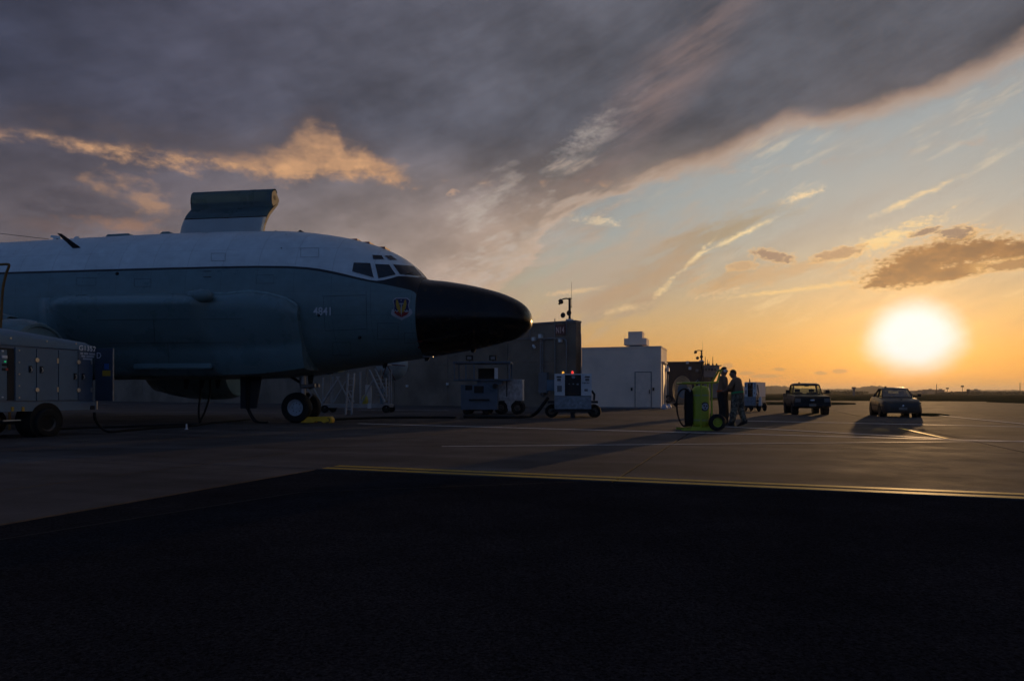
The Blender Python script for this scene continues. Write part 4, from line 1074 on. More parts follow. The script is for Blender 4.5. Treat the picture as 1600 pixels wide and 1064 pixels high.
far_pole(1463.4, 600, 870, 0.55, 'tall thin mast between two square horizon buildings', False)
far_pole(1480.3, 607, 500, 0.20, 'short pole right of the square horizon buildings')
far_pole(1503.7, 603.8, 500, 0.22, 'tall floodlight pole on the horizon between buildings')
far_pole(1593.8, 597.6, 900, 0.55, 'tallest mast on the horizon near the right edge', False)
far_pole(1394, 604.5, 700, 0.3, 'thin pole on the hill above the sedan roof', False)
x = W(1512.8, 0, 480).x; o = obj('far_tank', bx(B(), -0.7, 0.7, -0.7, 0.7, 0, CH+(HZ-608)/F*480), M_DARK, None, None, 0.2); o.location = (x, 480, 0); tag(o, 'small dark upright block on the horizon beside the floodlight pole', 'block')
P = W(1334, 0, 260); t = thing('tower_sign', 'slim grey tower with box head behind the pickup', 'tower', (P.x, 260, 0))
zt = CH+(HZ-604.6)/F*260; obj('column', box(-0.30, 0.30, -0.3, 0.3, 0, zt-0.7), M_GB, t); obj('head', box(-0.55, 0.55, -0.5, 0.5, zt-0.7, zt), M_GB, t, None, 0.05)
# grass islands at the edge of the apron (rough turf standing a little above the paving)
def turf(name, pts, h=0.07):
    P_ = [G(a, b_) for a, b_ in pts]; b = B()
    A = [b.verts.new((p.x, p.y, -0.02)) for p in P_]; c = sum(P_, Vector())/len(P_); Q = [b.verts.new((p.x+(c.x-p.x)*0.02, p.y+(c.y-p.y)*0.02, h)) for p in P_]
    for i in range(len(P_)): j = (i+1) % len(P_); b.faces.new((A[i], A[j], Q[j], Q[i]))
    b.faces.new(Q); bmesh.ops.recalc_face_normals(b, faces=b.faces)
    return struct(obj(name, b, M_GRASS))
turf('grass', [(1180, 623.4), (1320, 623.0), (1420, 621.3), (1290, 620.4), (1180, 620.6)])
turf('grass', [(1180, 632.2), (1296, 632.6), (1338, 631.6), (1300, 630.0), (1180, 629.4)], 0.12)
turf('grass', [(1540, 628.2), (1620, 630.8), (1800, 633), (1800, 626), (1640, 626.4)], 0.12)
turf('grass', [(1434, 649.4), (1455, 650.2), (1484, 649.2), (1462, 646.6), (1440, 646.4)], 0.04)
# ------------------------------------------------------------------ ground equipment
M_GPU = mat('equipment_grey_paint', (0.115, 0.195, 0.265), 0.45, spec=0.4, var=0.12, vs=2)
M_BLUEG = mat('equipment_blue_grey', (0.10, 0.14, 0.19), 0.5, var=0.15, vs=2)
M_EQW = mat('equipment_white', (0.62, 0.63, 0.64), 0.4, var=0.10, vs=3)
M_GALV = mat('galvanised_steel', (0.22, 0.25, 0.28), 0.45, 0.5, var=0.35, vs=9)
M_LATCH = mat('latch_steel', (0.55, 0.52, 0.45), 0.35, 0.6, var=0.1)
M_WTXT = mat('white_lettering', (0.88, 0.88, 0.88), 0.5, var=0.05)
M_YEL = mat('chock_yellow', (0.80, 0.42, 0.02), 0.55, var=0.2, vs=6)
def wheel_(parent, M, R, w, rim_m, rimr=0.58, bolts=6):
    t = wheel(parent, M, R, w, M_RUB, rim_m, M_DARK, rimr, bolts)
    return t
# --- G1352 power unit at the left edge
fu = Vector((0.26, 0.966)).normalized(); far_c = Vector((-10.90, 17.75))
ga = math.atan2(fu.y, fu.x)                # local x runs away from the photographer along the side; local -y faces him
g1 = thing('ground_power_unit', 'grey towed ground power unit numbered G1352 at left edge', 'power unit', (far_c.x, far_c.y, 0), ga)
GF = Face(far_c, ga)
def gz(px, py, off=0): return GF.uz(px, py, off)
L0 = -4.4; zb_ = gz(100, 627)[1]; zc_ = gz(100, 641)[1]; ze_ = gz(122, 547.5)[1]; ztop = gz(140, 534)[1]
obj('canopy_body', box(L0, 0, 0.0, 1.75, zb_, ze_), M_BLUEG, g1)
b = B(); g = []
for xx, k in ((L0, 1.0), (-2.0, 0.95), (-1.0, 0.78), (-0.12, 0.58), (-0.02, 0.46)):
    g.append([b.verts.new((xx, y, ze_+0.012+h*k)) for y, h in ((0.0, 0.0), (0.0, 0.20), (0.04, 0.29), (0.14, 0.36), (0.5, 0.44), (1.25, 0.44), (1.61, 0.36), (1.75, 0.20), (1.75, 0.0))])
for A_, Q_ in zip(g, g[1:]):
    for i in range(8): b.faces.new((A_[i], A_[i+1], Q_[i+1], Q_[i]))
b.faces.new(g[0]); b.faces.new(g[-1][::-1]); bmesh.ops.recalc_face_normals(b, faces=b.faces); obj('roof', b, M_GPU, g1, 40)
for k, xx in enumerate((-0.5, -1.3, -2.2, -3.1)): obj('roof_rivet', cyl(B(), (xx, -0.012, ze_+0.17), (xx, 0.0, ze_+0.17), 0.022, n=8), M_LATCH, g1)
dl = [gz(x, 600)[0] for x in (22, 55.5, 90, 120.5)]+[-0.04]
for i, (a, c) in enumerate(zip(dl, dl[1:])):
    m = M_GPU if i < 3 else M_BLUEG
    d_ = obj('side_door', box(a+0.012, c-0.012, -0.03, 0.0, zb_+0.03, ze_-0.03), m, g1, None, 0.006)
    for zz in (zb_+0.28, ze_-0.30):
        if i in (0, 2): obj('door_catch', lathe(B(), [(0, 0.03), (0.05, 0.028), (0.055, 0), (0, 0)], T(c, -0.035, zz) @ Rz(-PI/2), 12), M_LATCH, d_, 40)
        else: obj('door_hinge', box(c-0.05, c-0.015, -0.05, -0.03, zz-0.05, zz+0.07), M_LATCH, d_)
    hx = {0: c-0.16, 1: a+0.12, 2: c-0.09, 3: a+0.14}[i]; hz_ = (zb_+ze_)/2+(0.12 if i < 2 else -0.02)
    hb = obj('door_handle', box(hx-0.035, hx+0.035, -0.05, -0.03, hz_-0.08, hz_+0.08), M_DARK, d_); obj('lever', tube(B(), [(hx, -0.055, hz_+0.05), (hx+0.01, -0.075, hz_-0.02), (hx-0.01, -0.06, hz_-0.07)], 0.012, 6), M_LATCH, d_, 60)
# control bay nearer the photographer
u0 = gz(21, 600)[0]; z0, z1 = gz(10, 625)[1], gz(10, 547)[1]
cp = obj('control_panel', box(L0+0.2, u0-0.16, -0.012, 0.0, zb_+0.06, ze_-0.10), M_GPU, g1)
obj('bay_edge', box(u0-0.16, u0-0.0, -0.02, 0.0, zb_+0.04, ze_-0.06), M_DARK, g1)
obj('bay_header', box(L0+0.2, u0-0.16, -0.02, 0.0, ze_-0.10, ze_-0.06), M_DARK, g1)
M_GLED = mat('green_indicator_lamp', (0.05, 0.6, 0.25), 0.4, var=0, emit=(0.05, 0.9, 0.35), es=0.22)
M_REDB = mat('red_button', (0.35, 0.05, 0.04), 0.4, var=0.1)
for px, py, m, w_, h_, nm in ((6, 557.5, M_WTXT, 0.12, 0.06, 'gauge'), (7, 565, M_GLED, 0.035, 0.035, 'indicator_lamp'), (6, 570, M_DARK, 0.1, 0.05, 'switch'), (5, 577, M_DARK, 0.07, 0.06, 'switch'), (9.5, 577, M_REDB, 0.05, 0.06, 'push_button'), (3, 548.5, M_WTXT, 0.04, 0.04, 'screw_head'), (3, 620.5, M_WTXT, 0.03, 0.03, 'screw_head')):
    u, z = gz(px, py); obj(nm, box(u-w_/2, u+w_/2, -0.03, -0.012, z-h_/2, z+h_/2), m, cp)
for zz in np.linspace(zb_+0.1, ze_-0.1, 5): obj('panel_screw', cyl(B(), (dl[0]+0.10, -0.04, zz), (dl[0]+0.10, -0.03, zz), 0.018, n=8), M_LATCH, g1)
def gtext(s_, px, py, size, m, wide=1.0, dy=-0.036):
    u, z = gz(px, py); return flat_text('lettering', s_, size, T(u, dy, z), m, g1, wide=wide, bold=0.02)
sz = (gz(122, 540)[1]-gz(122, 550.5)[1])
gtext('G1352', 122.0, 547.3, 0.185, M_WTXT, 1.02, -0.020)
for k, ws in enumerate(((2, 3, 5), (3, 6), (7,))):
    u, z = gz((124, 125.5, 128)[k], 553.5+k*4.2)
    for n_ in ws: obj('worn_notice_line', box(u, u+0.040*n_, -0.034, -0.030, z, z+0.045), M_TXT, g1); u += 0.040*n_+0.03
# chassis, wheel arch and running gear
u1 = gz(145, 634)[0]
ch_ = obj('chassis', box(L0-0.3, 0.05, -0.05, 1.8, zc_, zb_), M_GPU, g1, None, 0.01)
obj('tail_lamp_box', box(-0.12, 0.0, -0.07, -0.05, zc_, zc_+0.10), M_DARK, ch_); obj('chassis_corner', box(0.05, 0.075, -0.08, 1.8, zc_, zb_+0.02), M_LATCH, ch_)
M_AMB = mat('amber_reflector', (0.45, 0.30, 0.04), 0.3, var=0.1)
for px in (16.5, 33): u, z = gz(px, 639); obj('reflector', box(u-0.03, u+0.03, -0.065, -0.05, z-0.05, z+0.05), M_AMB, ch_)
uw = gz(65, 660, 0.10)[0]; R_ = 0.335
b = B(); cyl(b, (uw, -0.055, R_+0.05), (uw, 0.4, R_+0.05), R_+0.10, n=28); obj('wheel_arch', b, M_RUB, g1, 40)
M_RIMD = mat('rim_dark', (0.10, 0.085, 0.07), 0.32, 0.4)
for xx in (uw, uw-2.6):
    for yy, mm in ((-0.02, Matrix()), (1.7, Rz(PI))): wheel_(g1, T(xx, yy, R_) @ mm, R_, 0.24, M_RIMD, 0.6, 0)
obj('axle', cyl(B(), (uw, 0, R_), (uw, 1.7, R_), 0.05), M_DARK, g1); obj('axle', cyl(B(), (uw-2.6, 0, R_), (uw-2.6, 1.7, R_), 0.05), M_DARK, g1)
obj('step_bar', cyl(B(), (gz(5, 653)[0], 0.0, 0.42), (gz(32, 653)[0], 0.0, 0.42), 0.018), M_LATCH, g1)
# the open end door marked D
dt = gz(160, 549)[1]; dbz = zb_+0.0; DL = 0.62
ed_ = obj('end_door', box(0.02, 0.055, -DL, -0.06, dbz, dt+0.06), mat('end_door_blue', (0.035, 0.05, 0.075), 0.5), g1)
obj('door_edge', box(0.015, 0.055, -DL-0.008, -DL, dbz, dt+0.06), M_GALV, ed_)
def etext(name, s_, y, z, size, m): 
    b = text_bm(s_, size); bmesh.ops.transform(b, matrix=T(0.016, y, z) @ Rz(-PI/2) @ RX(PI/2), verts=b.verts); return obj(name, b, m, ed_)
etext('lettering', 'D', -0.10, dt-0.20, 0.22, M_TXT)
obj('blue_sticker', box(0.012, 0.02, -0.50, -0.36, dt-0.48, dt-0.34), mat('sticker_blue', (0.02, 0.09, 0.30), 0.5, var=0.1), ed_); obj('yellow_sticker', box(0.012, 0.02, -0.55, -0.30, dt-0.66, dt-0.52), mat('sticker_yellow', (0.40, 0.24, 0.02), 0.5, var=0.1), ed_)
# cable from the unit across the ground to the aircraft
p0 = g1.matrix_world  # identity until update; use explicit points
A = Vector((far_c.x+0.1, far_c.y-0.1, 0.55))
pts = [A, W(149, 655, 17.7), W(158, 668, 17.9), G(172, 673.5, 0.05), G(200, 672, 0.03), G(250, 668, 0.03), G(300, 665, 0.03), G(330, 661, 0.03), G(390, 655, 0.03)]
for p in pts[3:]: p.z = 0.035
tag(obj('power_cable', tube(B(), spline(pts, 8), 0.034, 8), M_RUB, None, 60), 'thick black cable looping from the G1352 unit across the apron', 'cable')
pts = [G(75, 671, .03), G(130, 668.5, .03), G(200, 666.5, .03), G(262, 664, .03), G(318, 662.5, .03)]
for p in pts: p.z = 0.03
tag(obj('ground_cable', tube(B(), spline(pts, 8), 0.04, 8), M_RUB, None, 60), 'black hose lying straight on the apron behind the loop of cable', 'cable')
pts = [G(520, 655.6, .03), G(600, 653, .03), G(690, 652.4, .03), G(712, 652.8, .03)]
for p in pts: p.z = 0.04
tag(obj('ground_hose', tube(B(), spline(pts, 8), 0.055, 8), M_RUB, None, 60), 'black hose lying on the apron beneath the radome', 'hose')
p = G(291.5, 671); o = obj('cone_marker', lathe(B(), [(0.05, 0), (0.05, 0.02), (0.03, 0.02), (0.018, 0.16), (0, 0.17)], T(p.x, p.y, 0) @ RY(-PI/2), 10), M_EQW, None, 40); tag(o, 'tiny white upright marker on the apron by the hoses', 'marker')
# orange handrail at the left edge: a boarding stand rising beyond the power unit
M_ORA = mat('rail_orange', (0.20, 0.10, 0.02), 0.5, var=0.2)
hr = thing('boarding_stand', 'brown-orange handrail of a service stand at the left edge', 'stand', (W(0, 0, 19.0).x, 19.0, 0))
X0 = W(0, 0, 19.0).x
def hp(px, py): q = W(px, py, 19.0); return (q.x-X0, 0, q.z)
obj('handrail', tube(B(), spline([hp(-60, 414), hp(-5, 413.5), hp(11, 413), hp(14, 415.5), hp(9, 430), hp(4, 455), hp(2, 490)], 6), 0.035, 8), M_ORA, hr, 60)
obj('rail_post', tube(B(), [hp(2, 490), hp(-2, 560), (hp(-4, 600)[0], 0, 0)], 0.035, 8), M_ORA, hr, 60); obj('rail_post', tube(B(), [hp(-60, 414), (hp(-60, 414)[0], 0, 0)], 0.035, 8), M_ORA, hr, 60)
obj('platform', box(hp(-80, 0)[0], hp(-4, 0)[0], -0.5, 0.6, 1.9, 2.0), M_ORA, hr); obj('rail_post', tube(B(), [(hp(-60, 0)[0], 0.5, 0), (hp(-60, 0)[0], 0.5, 2)], 0.035, 8), M_ORA, hr, 60); obj('rail_post', tube(B(), [(hp(-6, 0)[0], 0.5, 0), (hp(-6, 0)[0], 0.5, 2)], 0.035, 8), M_ORA, hr, 60)
# --- wheel chock
p = G(496, 660.5); ckk = thing('wheel_chock', 'long yellow wheel chock lying in front of the nose wheel', 'chock', (p.x, p.y, 0), psi)
b = B(); prism(b, [(-0.48, 0), (-0.5, 0.03), (-0.43, 0.17), (0.46, 0.19), (0.52, 0.10), (0.5, 0), (0.22, 0), (0.16, 0.05), (-0.02, 0.05), (-0.08, 0)], -0.11, 0.11); obj('block', b, M_YEL, ckk, None, 0.012)
ckk.scale = (1.15, 1.15, 1.2)
obj('rope', tube(B(), spline([(0.38, -0.12, 0.16), (0.46, -0.16, 0.10), (0.44, -0.18, 0.03), (0.34, -0.17, 0.02)], 5), 0.012, 6), M_DARK, ckk, 60)
# --- maintenance stand and ladder behind the nose gear
SY = 36.0
ms = thing('maintenance_stand', 'steel tubular maintenance stand with caster wheels behind the nose gear', 'stand', (W(503, 0, SY).x, SY, 0))
SX0 = W(503, 0, SY).x
M_TUB = mat('aluminium_tube', (0.34, 0.36, 0.38), 0.4, 0.3, var=0.15)
def sp3(px, py, dy=0): q = W(px, py, SY); return (q.x-SX0, dy, max(0.06, q.z))
bars = [((503, 631), (531, 588), .055), ((526, 588), (548, 631), .05), ((505, 590), (504.5, 633), .05), ((520, 588), (520, 631), .04), ((563, 581), (563, 631), .055), ((563.5, 632), (584, 592), .05), ((577, 578), (601, 628), .065), ((586, 576), (603, 614), .045), ((603, 590), (604, 622), .05), ((553, 628), (541, 606), .045), ((503, 631), (490, 606), .04), ((521, 629), (540, 596), .035)]
for (a, b1), (c, d), r in bars: obj('brace_tube', cyl(B(), sp3(a, b1), sp3(c, d), r*0.9, n=10), M_TUB, ms, 40)
for dy in (0.0, 1.6): obj('base_beam', box(sp3(500, 0)[0], sp3(606, 0)[0], dy-0.08, dy+0.08, sp3(0, 637)[2], sp3(0, 631.5)[2]), M_TUB, ms)
for px in (501, 605): obj('end_beam', box(sp3(px, 0)[0]-0.08, sp3(px, 0)[0]+0.08, 0.08, 1.52, sp3(0, 637)[2]+0.01, sp3(0, 631.5)[2]-0.01), M_TUB, ms)
for px in (505, 531, 563, 586, 603): obj('rear_post', cyl(B(), sp3(px, 632, 1.6), sp3(px, 575, 1.6), 0.04, n=8), M_TUB, ms, 40)
obj('deck', box(sp3(500, 0)[0], sp3(604, 0)[0], -0.1, 1.7, sp3(0, 570)[2], sp3(0, 568)[2]), M_TUB, ms)
for k in range(9):
    zz = sp3(0, 631-k*6.5)[2]; obj('step', cyl(B(), (sp3(578, 0)[0], 1.55, zz), (sp3(599, 0)[0], 1.55, zz), 0.022, n=6), M_TUB, ms)
for px, py in ((508, 645), (603.5, 645)):
    for dy in (0.0, 1.6):
        x_ = sp3(px, 0)[0]; wheel_(ms, T(x_, dy-0.05, 0.21), 0.21, 0.10, M_DARK, 0.5, 0); obj('caster_fork', prism(B(), [(x_-0.06, 0.42), (x_+0.06, 0.42), (x_+0.05, 0.18), (x_-0.05, 0.18)], dy+0.01, dy+0.03), M_TUB, ms)
obj('jack_box', box(sp3(575, 0)[0], sp3(580.5, 0)[0], -0.15, -0.05, sp3(0, 637)[2]-0.03, sp3(0, 631)[2]+0.02), M_EQW, ms)
# plain ladder
LY = 33.2; LX = W(540, 0, LY).x
ld = thing('ladder', 'narrow metal ladder leaning up under the fuselage beside the stand', 'ladder', (LX, LY, 0))
def l3(px, py): q = W(px, py, LY); return (q.x-LX, (py-650)*-0.006, max(0.0, q.z))
obj('rail', cyl(B(), (0, 0, 0), (l3(541.5, 583)[0], 0.35, l3(0, 583)[2]), 0.045, n=8), M_TUB, ld, 40); obj('rail', cyl(B(), (l3(549, 0)[0], 0, 0), (l3(551, 583)[0], 0.35, l3(0, 583)[2]), 0.045, n=8), M_TUB, ld, 40)
for k in range(6): zz = 0.25+k*0.30; obj('rung', cyl(B(), (0.02, 0.35*zz/2, zz), (l3(549.5, 0)[0], 0.35*zz/2, zz), 0.022, n=6), M_TUB, ld)
# gear on the stand: yellow bag, white case; each its own thing
q = sp3(567, 620); o = obj('tool_bag', lathe(B(), [(0, 0), (0.16, 0.02), (0.18, 0.22), (0.12, 0.42), (0.05, 0.5), (0, 0.5)], T(SX0+q[0], SY+0.5, sp3(0, 631.5)[2]-0.0) @ RY(-PI/2), 12), mat('bag_yellow', (0.42, 0.38, 0.06), 0.6), None, 60); tag(o, 'yellowish bag standing inside the maintenance stand', 'bag')
o = obj('white_case', bx(B(), SX0+sp3(566, 0)[0], SX0+sp3(575, 0)[0], SY+0.75, SY+0.95, sp3(0, 631.5)[2], sp3(0, 601)[2]), M_EQW, None, None, 0.02); tag(o, 'upright white case inside the maintenance stand', 'case')
o = obj('grey_case', bx(B(), SX0+sp3(589, 0)[0], SX0+sp3(594, 0)[0], SY+0.75, SY+0.95, sp3(0, 631.5)[2], sp3(0, 607)[2]), M_GPU, None, None, 0.02); tag(o, 'narrow grey case at the steps of the maintenance stand', 'case')
# pale dish-shaped cover showing beneath the nose
dc = W(607, 571, 38.5)
cv_ = thing('dish_cover', 'pale teal dish-shaped cover with dark ribs hanging beneath the nose', 'cover', (dc.x, dc.y, 0))
M_TEAL = mat('teal_cloth', (0.34, 0.42, 0.44), 0.6, var=0.12, vs=3); M_RIB = mat('rust_rib', (0.14, 0.045, 0.03), 0.6)
b = B(); RD = 1.02; g = []
for i in range(9):
    a = math.radians(i*9.5); g.append((RD*math.sin(a), RD*(1-math.cos(a))*0.8))
lathe(b, [(r, x) for r, x in g], T(-0.05, 0, dc.z+0.05) @ Rz(math.radians(78)) @ RY(math.radians(-8)), 36); bmesh.ops.solidify(b, geom=b.faces[:], thickness=0.02); obj('dish', b, M_TEAL, cv_, 50)
for a in (-0.35, 0.45, 1.5): obj('rib', tube(B(), [(-0.05+RD*k/6*math.sin(a), -0.22+0.1*(k/6), dc.z+0.05-RD*0.97*k/6*math.cos(a)) for k in range(7)], 0.03, 6), M_RIB, cv_, 60)
obj('support_pole', cyl(B(), (0.0, 0.18, 0), (0.0, 0.18, dc.z+0.4), 0.05), M_TUB, cv_)
# --- blue equipment cart with canopy
CY = 33.0; cx0 = W(720, 0, CY).x
def c3(px, py, Y=CY): q = W(px, py, Y); return q.x-cx0, q.z
bc_ = thing('blue_cart', 'blue-grey service cart with open canopy frame and two floodlights', 'cart', (cx0, CY, 0), math.radians(-4))
xr = c3(777, 0)[0]; z0 = c3(0, 640)[1]; zt1 = c3(0, 601)[1]
obj('tub', box(0, xr, 0, 1.5, z0, zt1), M_BLUEG, bc_, None, 0.02)
obj('upper_cabinet', box(c3(745, 0)[0], c3(784, 0)[0], 0.15, 1.4, zt1, c3(0, 592.5)[1]), M_BLUEG, bc_, None, 0.02)
for a0, a1, t0, t1 in ((727, 738, 602, 609.5), (741, 756, 603, 614)): obj('side_opening', box(c3(a0, 0)[0], c3(a1, 0)[0], -0.012, 0.0, c3(0, t1)[1], c3(0, t0)[1]), M_DARK, bc_)
obj('side_rail', box(c3(733, 0)[0], c3(765, 0)[0], -0.05, 0, c3(0, 626)[1], c3(0, 623.5)[1]), M_DARK, bc_)
obj('side_brace', cyl(B(), (c3(760, 0)[0], -0.02, c3(0, 601)[1]), (c3(770, 0)[0], -0.02, c3(0, 612)[1]), 0.03), M_BLUEG, bc_)
obj('fuel_cap', lathe(B(), [(0.13, 0), (0.13, 0.06), (0.1, 0.1), (0, 0.1)], T(c3(774, 0)[0], -0.02, c3(0, 603)[1]) @ Rz(-PI/2), 14), M_DARK, bc_, 40)
cn = obj('canopy_roof', box(c3(708, 0)[0], c3(798.5, 0)[0], -0.1, 1.6, c3(0, 567.5)[1], c3(0, 565)[1]), M_BLUEG, bc_)
for a, yy, b1 in ((710, 0, 592), (728, 0, 597), (741, 0, 592), (796, 0, 592), (710, 1.5, 592), (796, 1.5, 592)): obj('canopy_post', box(c3(a, 0)[0]-0.03, c3(a, 0)[0]+0.03, yy-0.03, yy+0.03, c3(0, b1)[1] if 715 < a < 790 else c3(0, 592)[1], c3(0, 567.5)[1]), M_BLUEG, bc_)
obj('canopy_sill', box(c3(708, 0)[0], c3(798, 0)[0], 0.04, 1.46, c3(0, 594.5)[1], c3(0, 592)[1]-0.01), M_BLUEG, bc_)
obj('seat_back', box(c3(745, 0)[0], c3(775, 0)[0], 0.6, 0.8, c3(0, 592)[1], c3(0, 575)[1]), M_DARK, bc_, None, 0.03); obj('mirror_post', box(c3(773, 0)[0], c3(778, 0)[0], -0.06, 0.06, c3(0, 592)[1], c3(0, 575)[1]), M_EQW, bc_, None, 0.02)
for a in (734, 770.5):
    fl = obj('floodlight', box(c3(a, 0)[0]-0.17, c3(a, 0)[0]+0.17, -0.12, 0.10, c3(0, 563.5)[1], c3(0, 555.5)[1]), M_DARK, bc_, None, 0.02); obj('floodlight_lens', box(c3(a, 0)[0]-0.10, c3(a, 0)[0]+0.10, -0.135, -0.12, c3(0, 562)[1], c3(0, 557.5)[1]), M_GALV, fl); obj('floodlight_foot', box(c3(a, 0)[0]-0.03, c3(a, 0)[0]+0.03, -0.03, 0.03, c3(0, 565)[1], c3(0, 563.5)[1]), M_DARK, fl)
for a in (729, 760):
    for yy in (0.12, 1.38): wheel_(bc_, T(c3(a, 0)[0], yy, 0.20) @ (Matrix() if yy < 1 else Rz(PI)), 0.20, 0.18, M_DARK, 0.5, 0)
obj('axle_beam', box(c3(727, 0)[0], c3(762, 0)[0], 0.5, 1.0, 0.17, z0), M_DARK, bc_)
# --- white tow tractor behind it
ty = 33.6; tx0 = W(776, 0, ty).x
def t3(px, py): q = W(px, py, ty); return q.x-tx0, q.z
tt_ = thing('white_generator_cart', 'scuffed white panelled generator cart parked against the blue cart', 'cart', (tx0, ty, 0), math.radians(-4))
M_SCUF = mat('scuffed_white', (0.46, 0.46, 0.46), 0.6, var=0.45, vs=6)
xs4 = [t3(a, 0)[0] for a in (777.5, 792, 799.5, 807, 816.5)]
zlo, zhi = t3(0, 626)[1], t3(0, 593.5)[1]
obj('body_core', box(xs4[0], xs4[-1], 0.03, 1.5, zlo, zhi-0.02), M_SCUF, tt_)
for a, c in zip(xs4, xs4[1:]): obj('body_panel', box(a+0.008, c-0.008, 0.0, 0.03, zlo+0.01, zhi-0.01), M_SCUF, tt_, None, 0.006)
obj('lid', box(xs4[0]-0.02, xs4[-1]+0.02, -0.02, 1.52, zhi-0.02, zhi+0.03), M_SCUF, tt_)
obj('front_skirt', box(t3(788.5, 0)[0], t3(803.5, 0)[0], 0.05, 0.3, t3(0, 638)[1], zlo), M_SCUF, tt_); obj('tow_hook', box(t3(794, 0)[0], t3(799, 0)[0], -0.05, 0.05, t3(0, 642)[1], t3(0, 637)[1]), M_SCUF, tt_)
obj('tear_streak', box(xs4[1]-0.03, xs4[1]+0.025, -0.006, 0.0, zlo+0.2, zhi-0.05), M_DARK, tt_)
for a in (782.5, 808.5):
    for yy in (0.10, 1.4): wheel_(tt_, T(t3(a, 0)[0], yy, 0.33) @ (Matrix() if yy < 1 else Rz(PI)), 0.33, 0.22, M_RIMD, 0.5, 5)
obj('underframe', box(xs4[0]+0.1, xs4[-1]-0.1, 0.3, 1.3, 0.3, zlo), M_DARK, tt_)
# --- white ground power cart, end on
def power_cart(P, rot, S_, label, hose=True, lamps=True):
    t = thing('power_cart', label, 'power cart', P, rot, 'white ground power carts')
    w_, L_ = 1.56*S_, 2.6*S_
    zc0, zc1, zc2 = 0.38*S_, 0.93*S_, 1.86*S_
    ub = obj('housing', box(0.0, w_, 0.05, L_, zc1, zc2), M_EQW, t, None, 0.06*S_, 3)
    for a, c, m in ((0.02, 0.44, M_EQW), (0.45, 1.12, M_BLK), (1.13, 1.54, M_EQW)):
        pn = obj('end_panel', box(a*S_, c*S_, 0.0, 0.05, zc1+0.01, zc2-0.05*S_), m, t, None, 0.008)
    for a, zz, s_ in ((0.80, 1.72, 0.14), (0.98, 1.42, 0.08), (0.80, 1.43, 0.06), (0.62, 1.42, 0.05)): obj('gauge', box((a-s_/2)*S_, (a+s_/2)*S_, -0.012, 0.0, (zc2/S_-1.86+zz-s_/2*0.7)*S_, (zz+s_/2*0.7)*S_), M_GALV, t)
    for a in (0.10, 1.28): 
        obj('vent_hood', box(a*S_, (a+0.20)*S_, -0.03, 0.0, 1.70*S_, 1.75*S_), M_DARK, t); obj('stencil', box((a+0.02)*S_, (a+0.18)*S_, -0.006, 0.0, 1.55*S_, 1.66*S_), M_TRIM, t)
    obj('stencil', box(0.12*S_, 0.32*S_, -0.006, 0.0, 1.10*S_, 1.36*S_), M_TRIM, t); obj('stencil', box(1.26*S_, 1.40*S_, -0.006, 0, 1.12*S_, 1.22*S_), M_TRIM, t)
    for k in range(5): obj('stencil', box((1.18+0.062*k)*S_, (1.222+0.062*k)*S_, -0.006, 0, 1.44*S_, 1.50*S_), M_TRIM, t)
    obj('drip_skirt', box(0.01, w_-0.01, -0.04, L_, zc0, zc1-0.01), M_GALV, t, None, 0.015)
    obj('underframe', box(0.05, w_-0.05, 0.0, L_-0.1, 0.24*S_, zc0), M_DARK, t)
    for xx in (-0.13*S_, w_+0.13*S_):
        obj('fender', box(xx-0.14*S_, xx+0.14*S_, 0.1, 0.9*S_, 0.62*S_, 0.72*S_), M_DARK, t)
        for yy in (0.5*S_, L_-0.4): wheel_(t, T(xx, yy, 0.28*S_) @ (Rz(-PI/2*0)), 0.28*S_, 0.22*S_, M_RIMD, 0.55, 0)
    for yy in (0.5*S_, L_-0.4): obj('axle', cyl(B(), (-0.15*S_, yy, 0.28*S_), (w_+0.15*S_, yy, 0.28*S_), 0.05), M_DARK, t)
    obj('jockey_leg', box(0.68*S_, 0.88*S_, 0.05, 0.2, 0.02, 0.30*S_), M_DARK, t)
    obj('side_arm', tube(B(), [(w_, 0.1, 1.15*S_), (w_+0.12*S_, 0.1, 0.98*S_), (w_+0.10*S_, 0.1, 0.74*S_)], 0.05*S_, 6), M_DARK, t, 40)
    obj('side_box', box(-0.34*S_, -0.02, 0.6, 1.3, 1.15*S_, 1.62*S_), M_GPU, t, None, 0.02)
    if lamps:
        lb = obj('lamp_bracket', box(0.36*S_, 0.46*S_, 0.1, 0.2, zc2, zc2+0.02), M_DARK, t)
        obj('amber_lamp', lathe(B(), [(0.05, 0), (0.05, 0.07), (0.03, 0.10), (0, 0.1)], T(0.37*S_, 0.15, zc2) @ RY(-PI/2), 10), mat('amber_lamp_lit', (0.6, 0.3, 0.05), 0.3, var=0, emit=(1.0, 0.45, 0.06), es=0.9), t, 40)
        obj('red_lamp', lathe(B(), [(0.05, 0), (0.05, 0.08), (0.03, 0.12), (0, 0.12)], T(0.76*S_, 0.15, zc2) @ RY(-PI/2), 10), mat('red_lamp_lit', (0.6, 0.05, 0.05), 0.3, var=0, emit=(1.0, 0.05, 0.04), es=0.9), t, 40)
    return t
P = G(866, 653)
power_cart((P.x, P.y, 0), math.radians(-5.4), 1.0, 'white ground power cart with black panel and lit lamps by wall corner')
pts = [W(856, 622, 29.4), W(850, 630, 29.2), W(840, 643, 29.2), G(830, 650, .05), G(815, 651.5, .05), G(780, 652, .05), G(725, 651.5, .05)]
for q in pts[3:]: q.z = 0.06
tag(obj('supply_hose', tube(B(), spline(pts, 8), 0.075, 10), M_RUB, None, 60), 'thick black hose drooping from the white power cart to the ground', 'hose')
P = G(1163, 643)
w2 = power_cart((P.x, P.y, 0), math.radians(-34), 0.80, 'smaller white power cart with red beacon behind the two people', False, False)
w2.scale = (0.52, 1.0, 1.12)
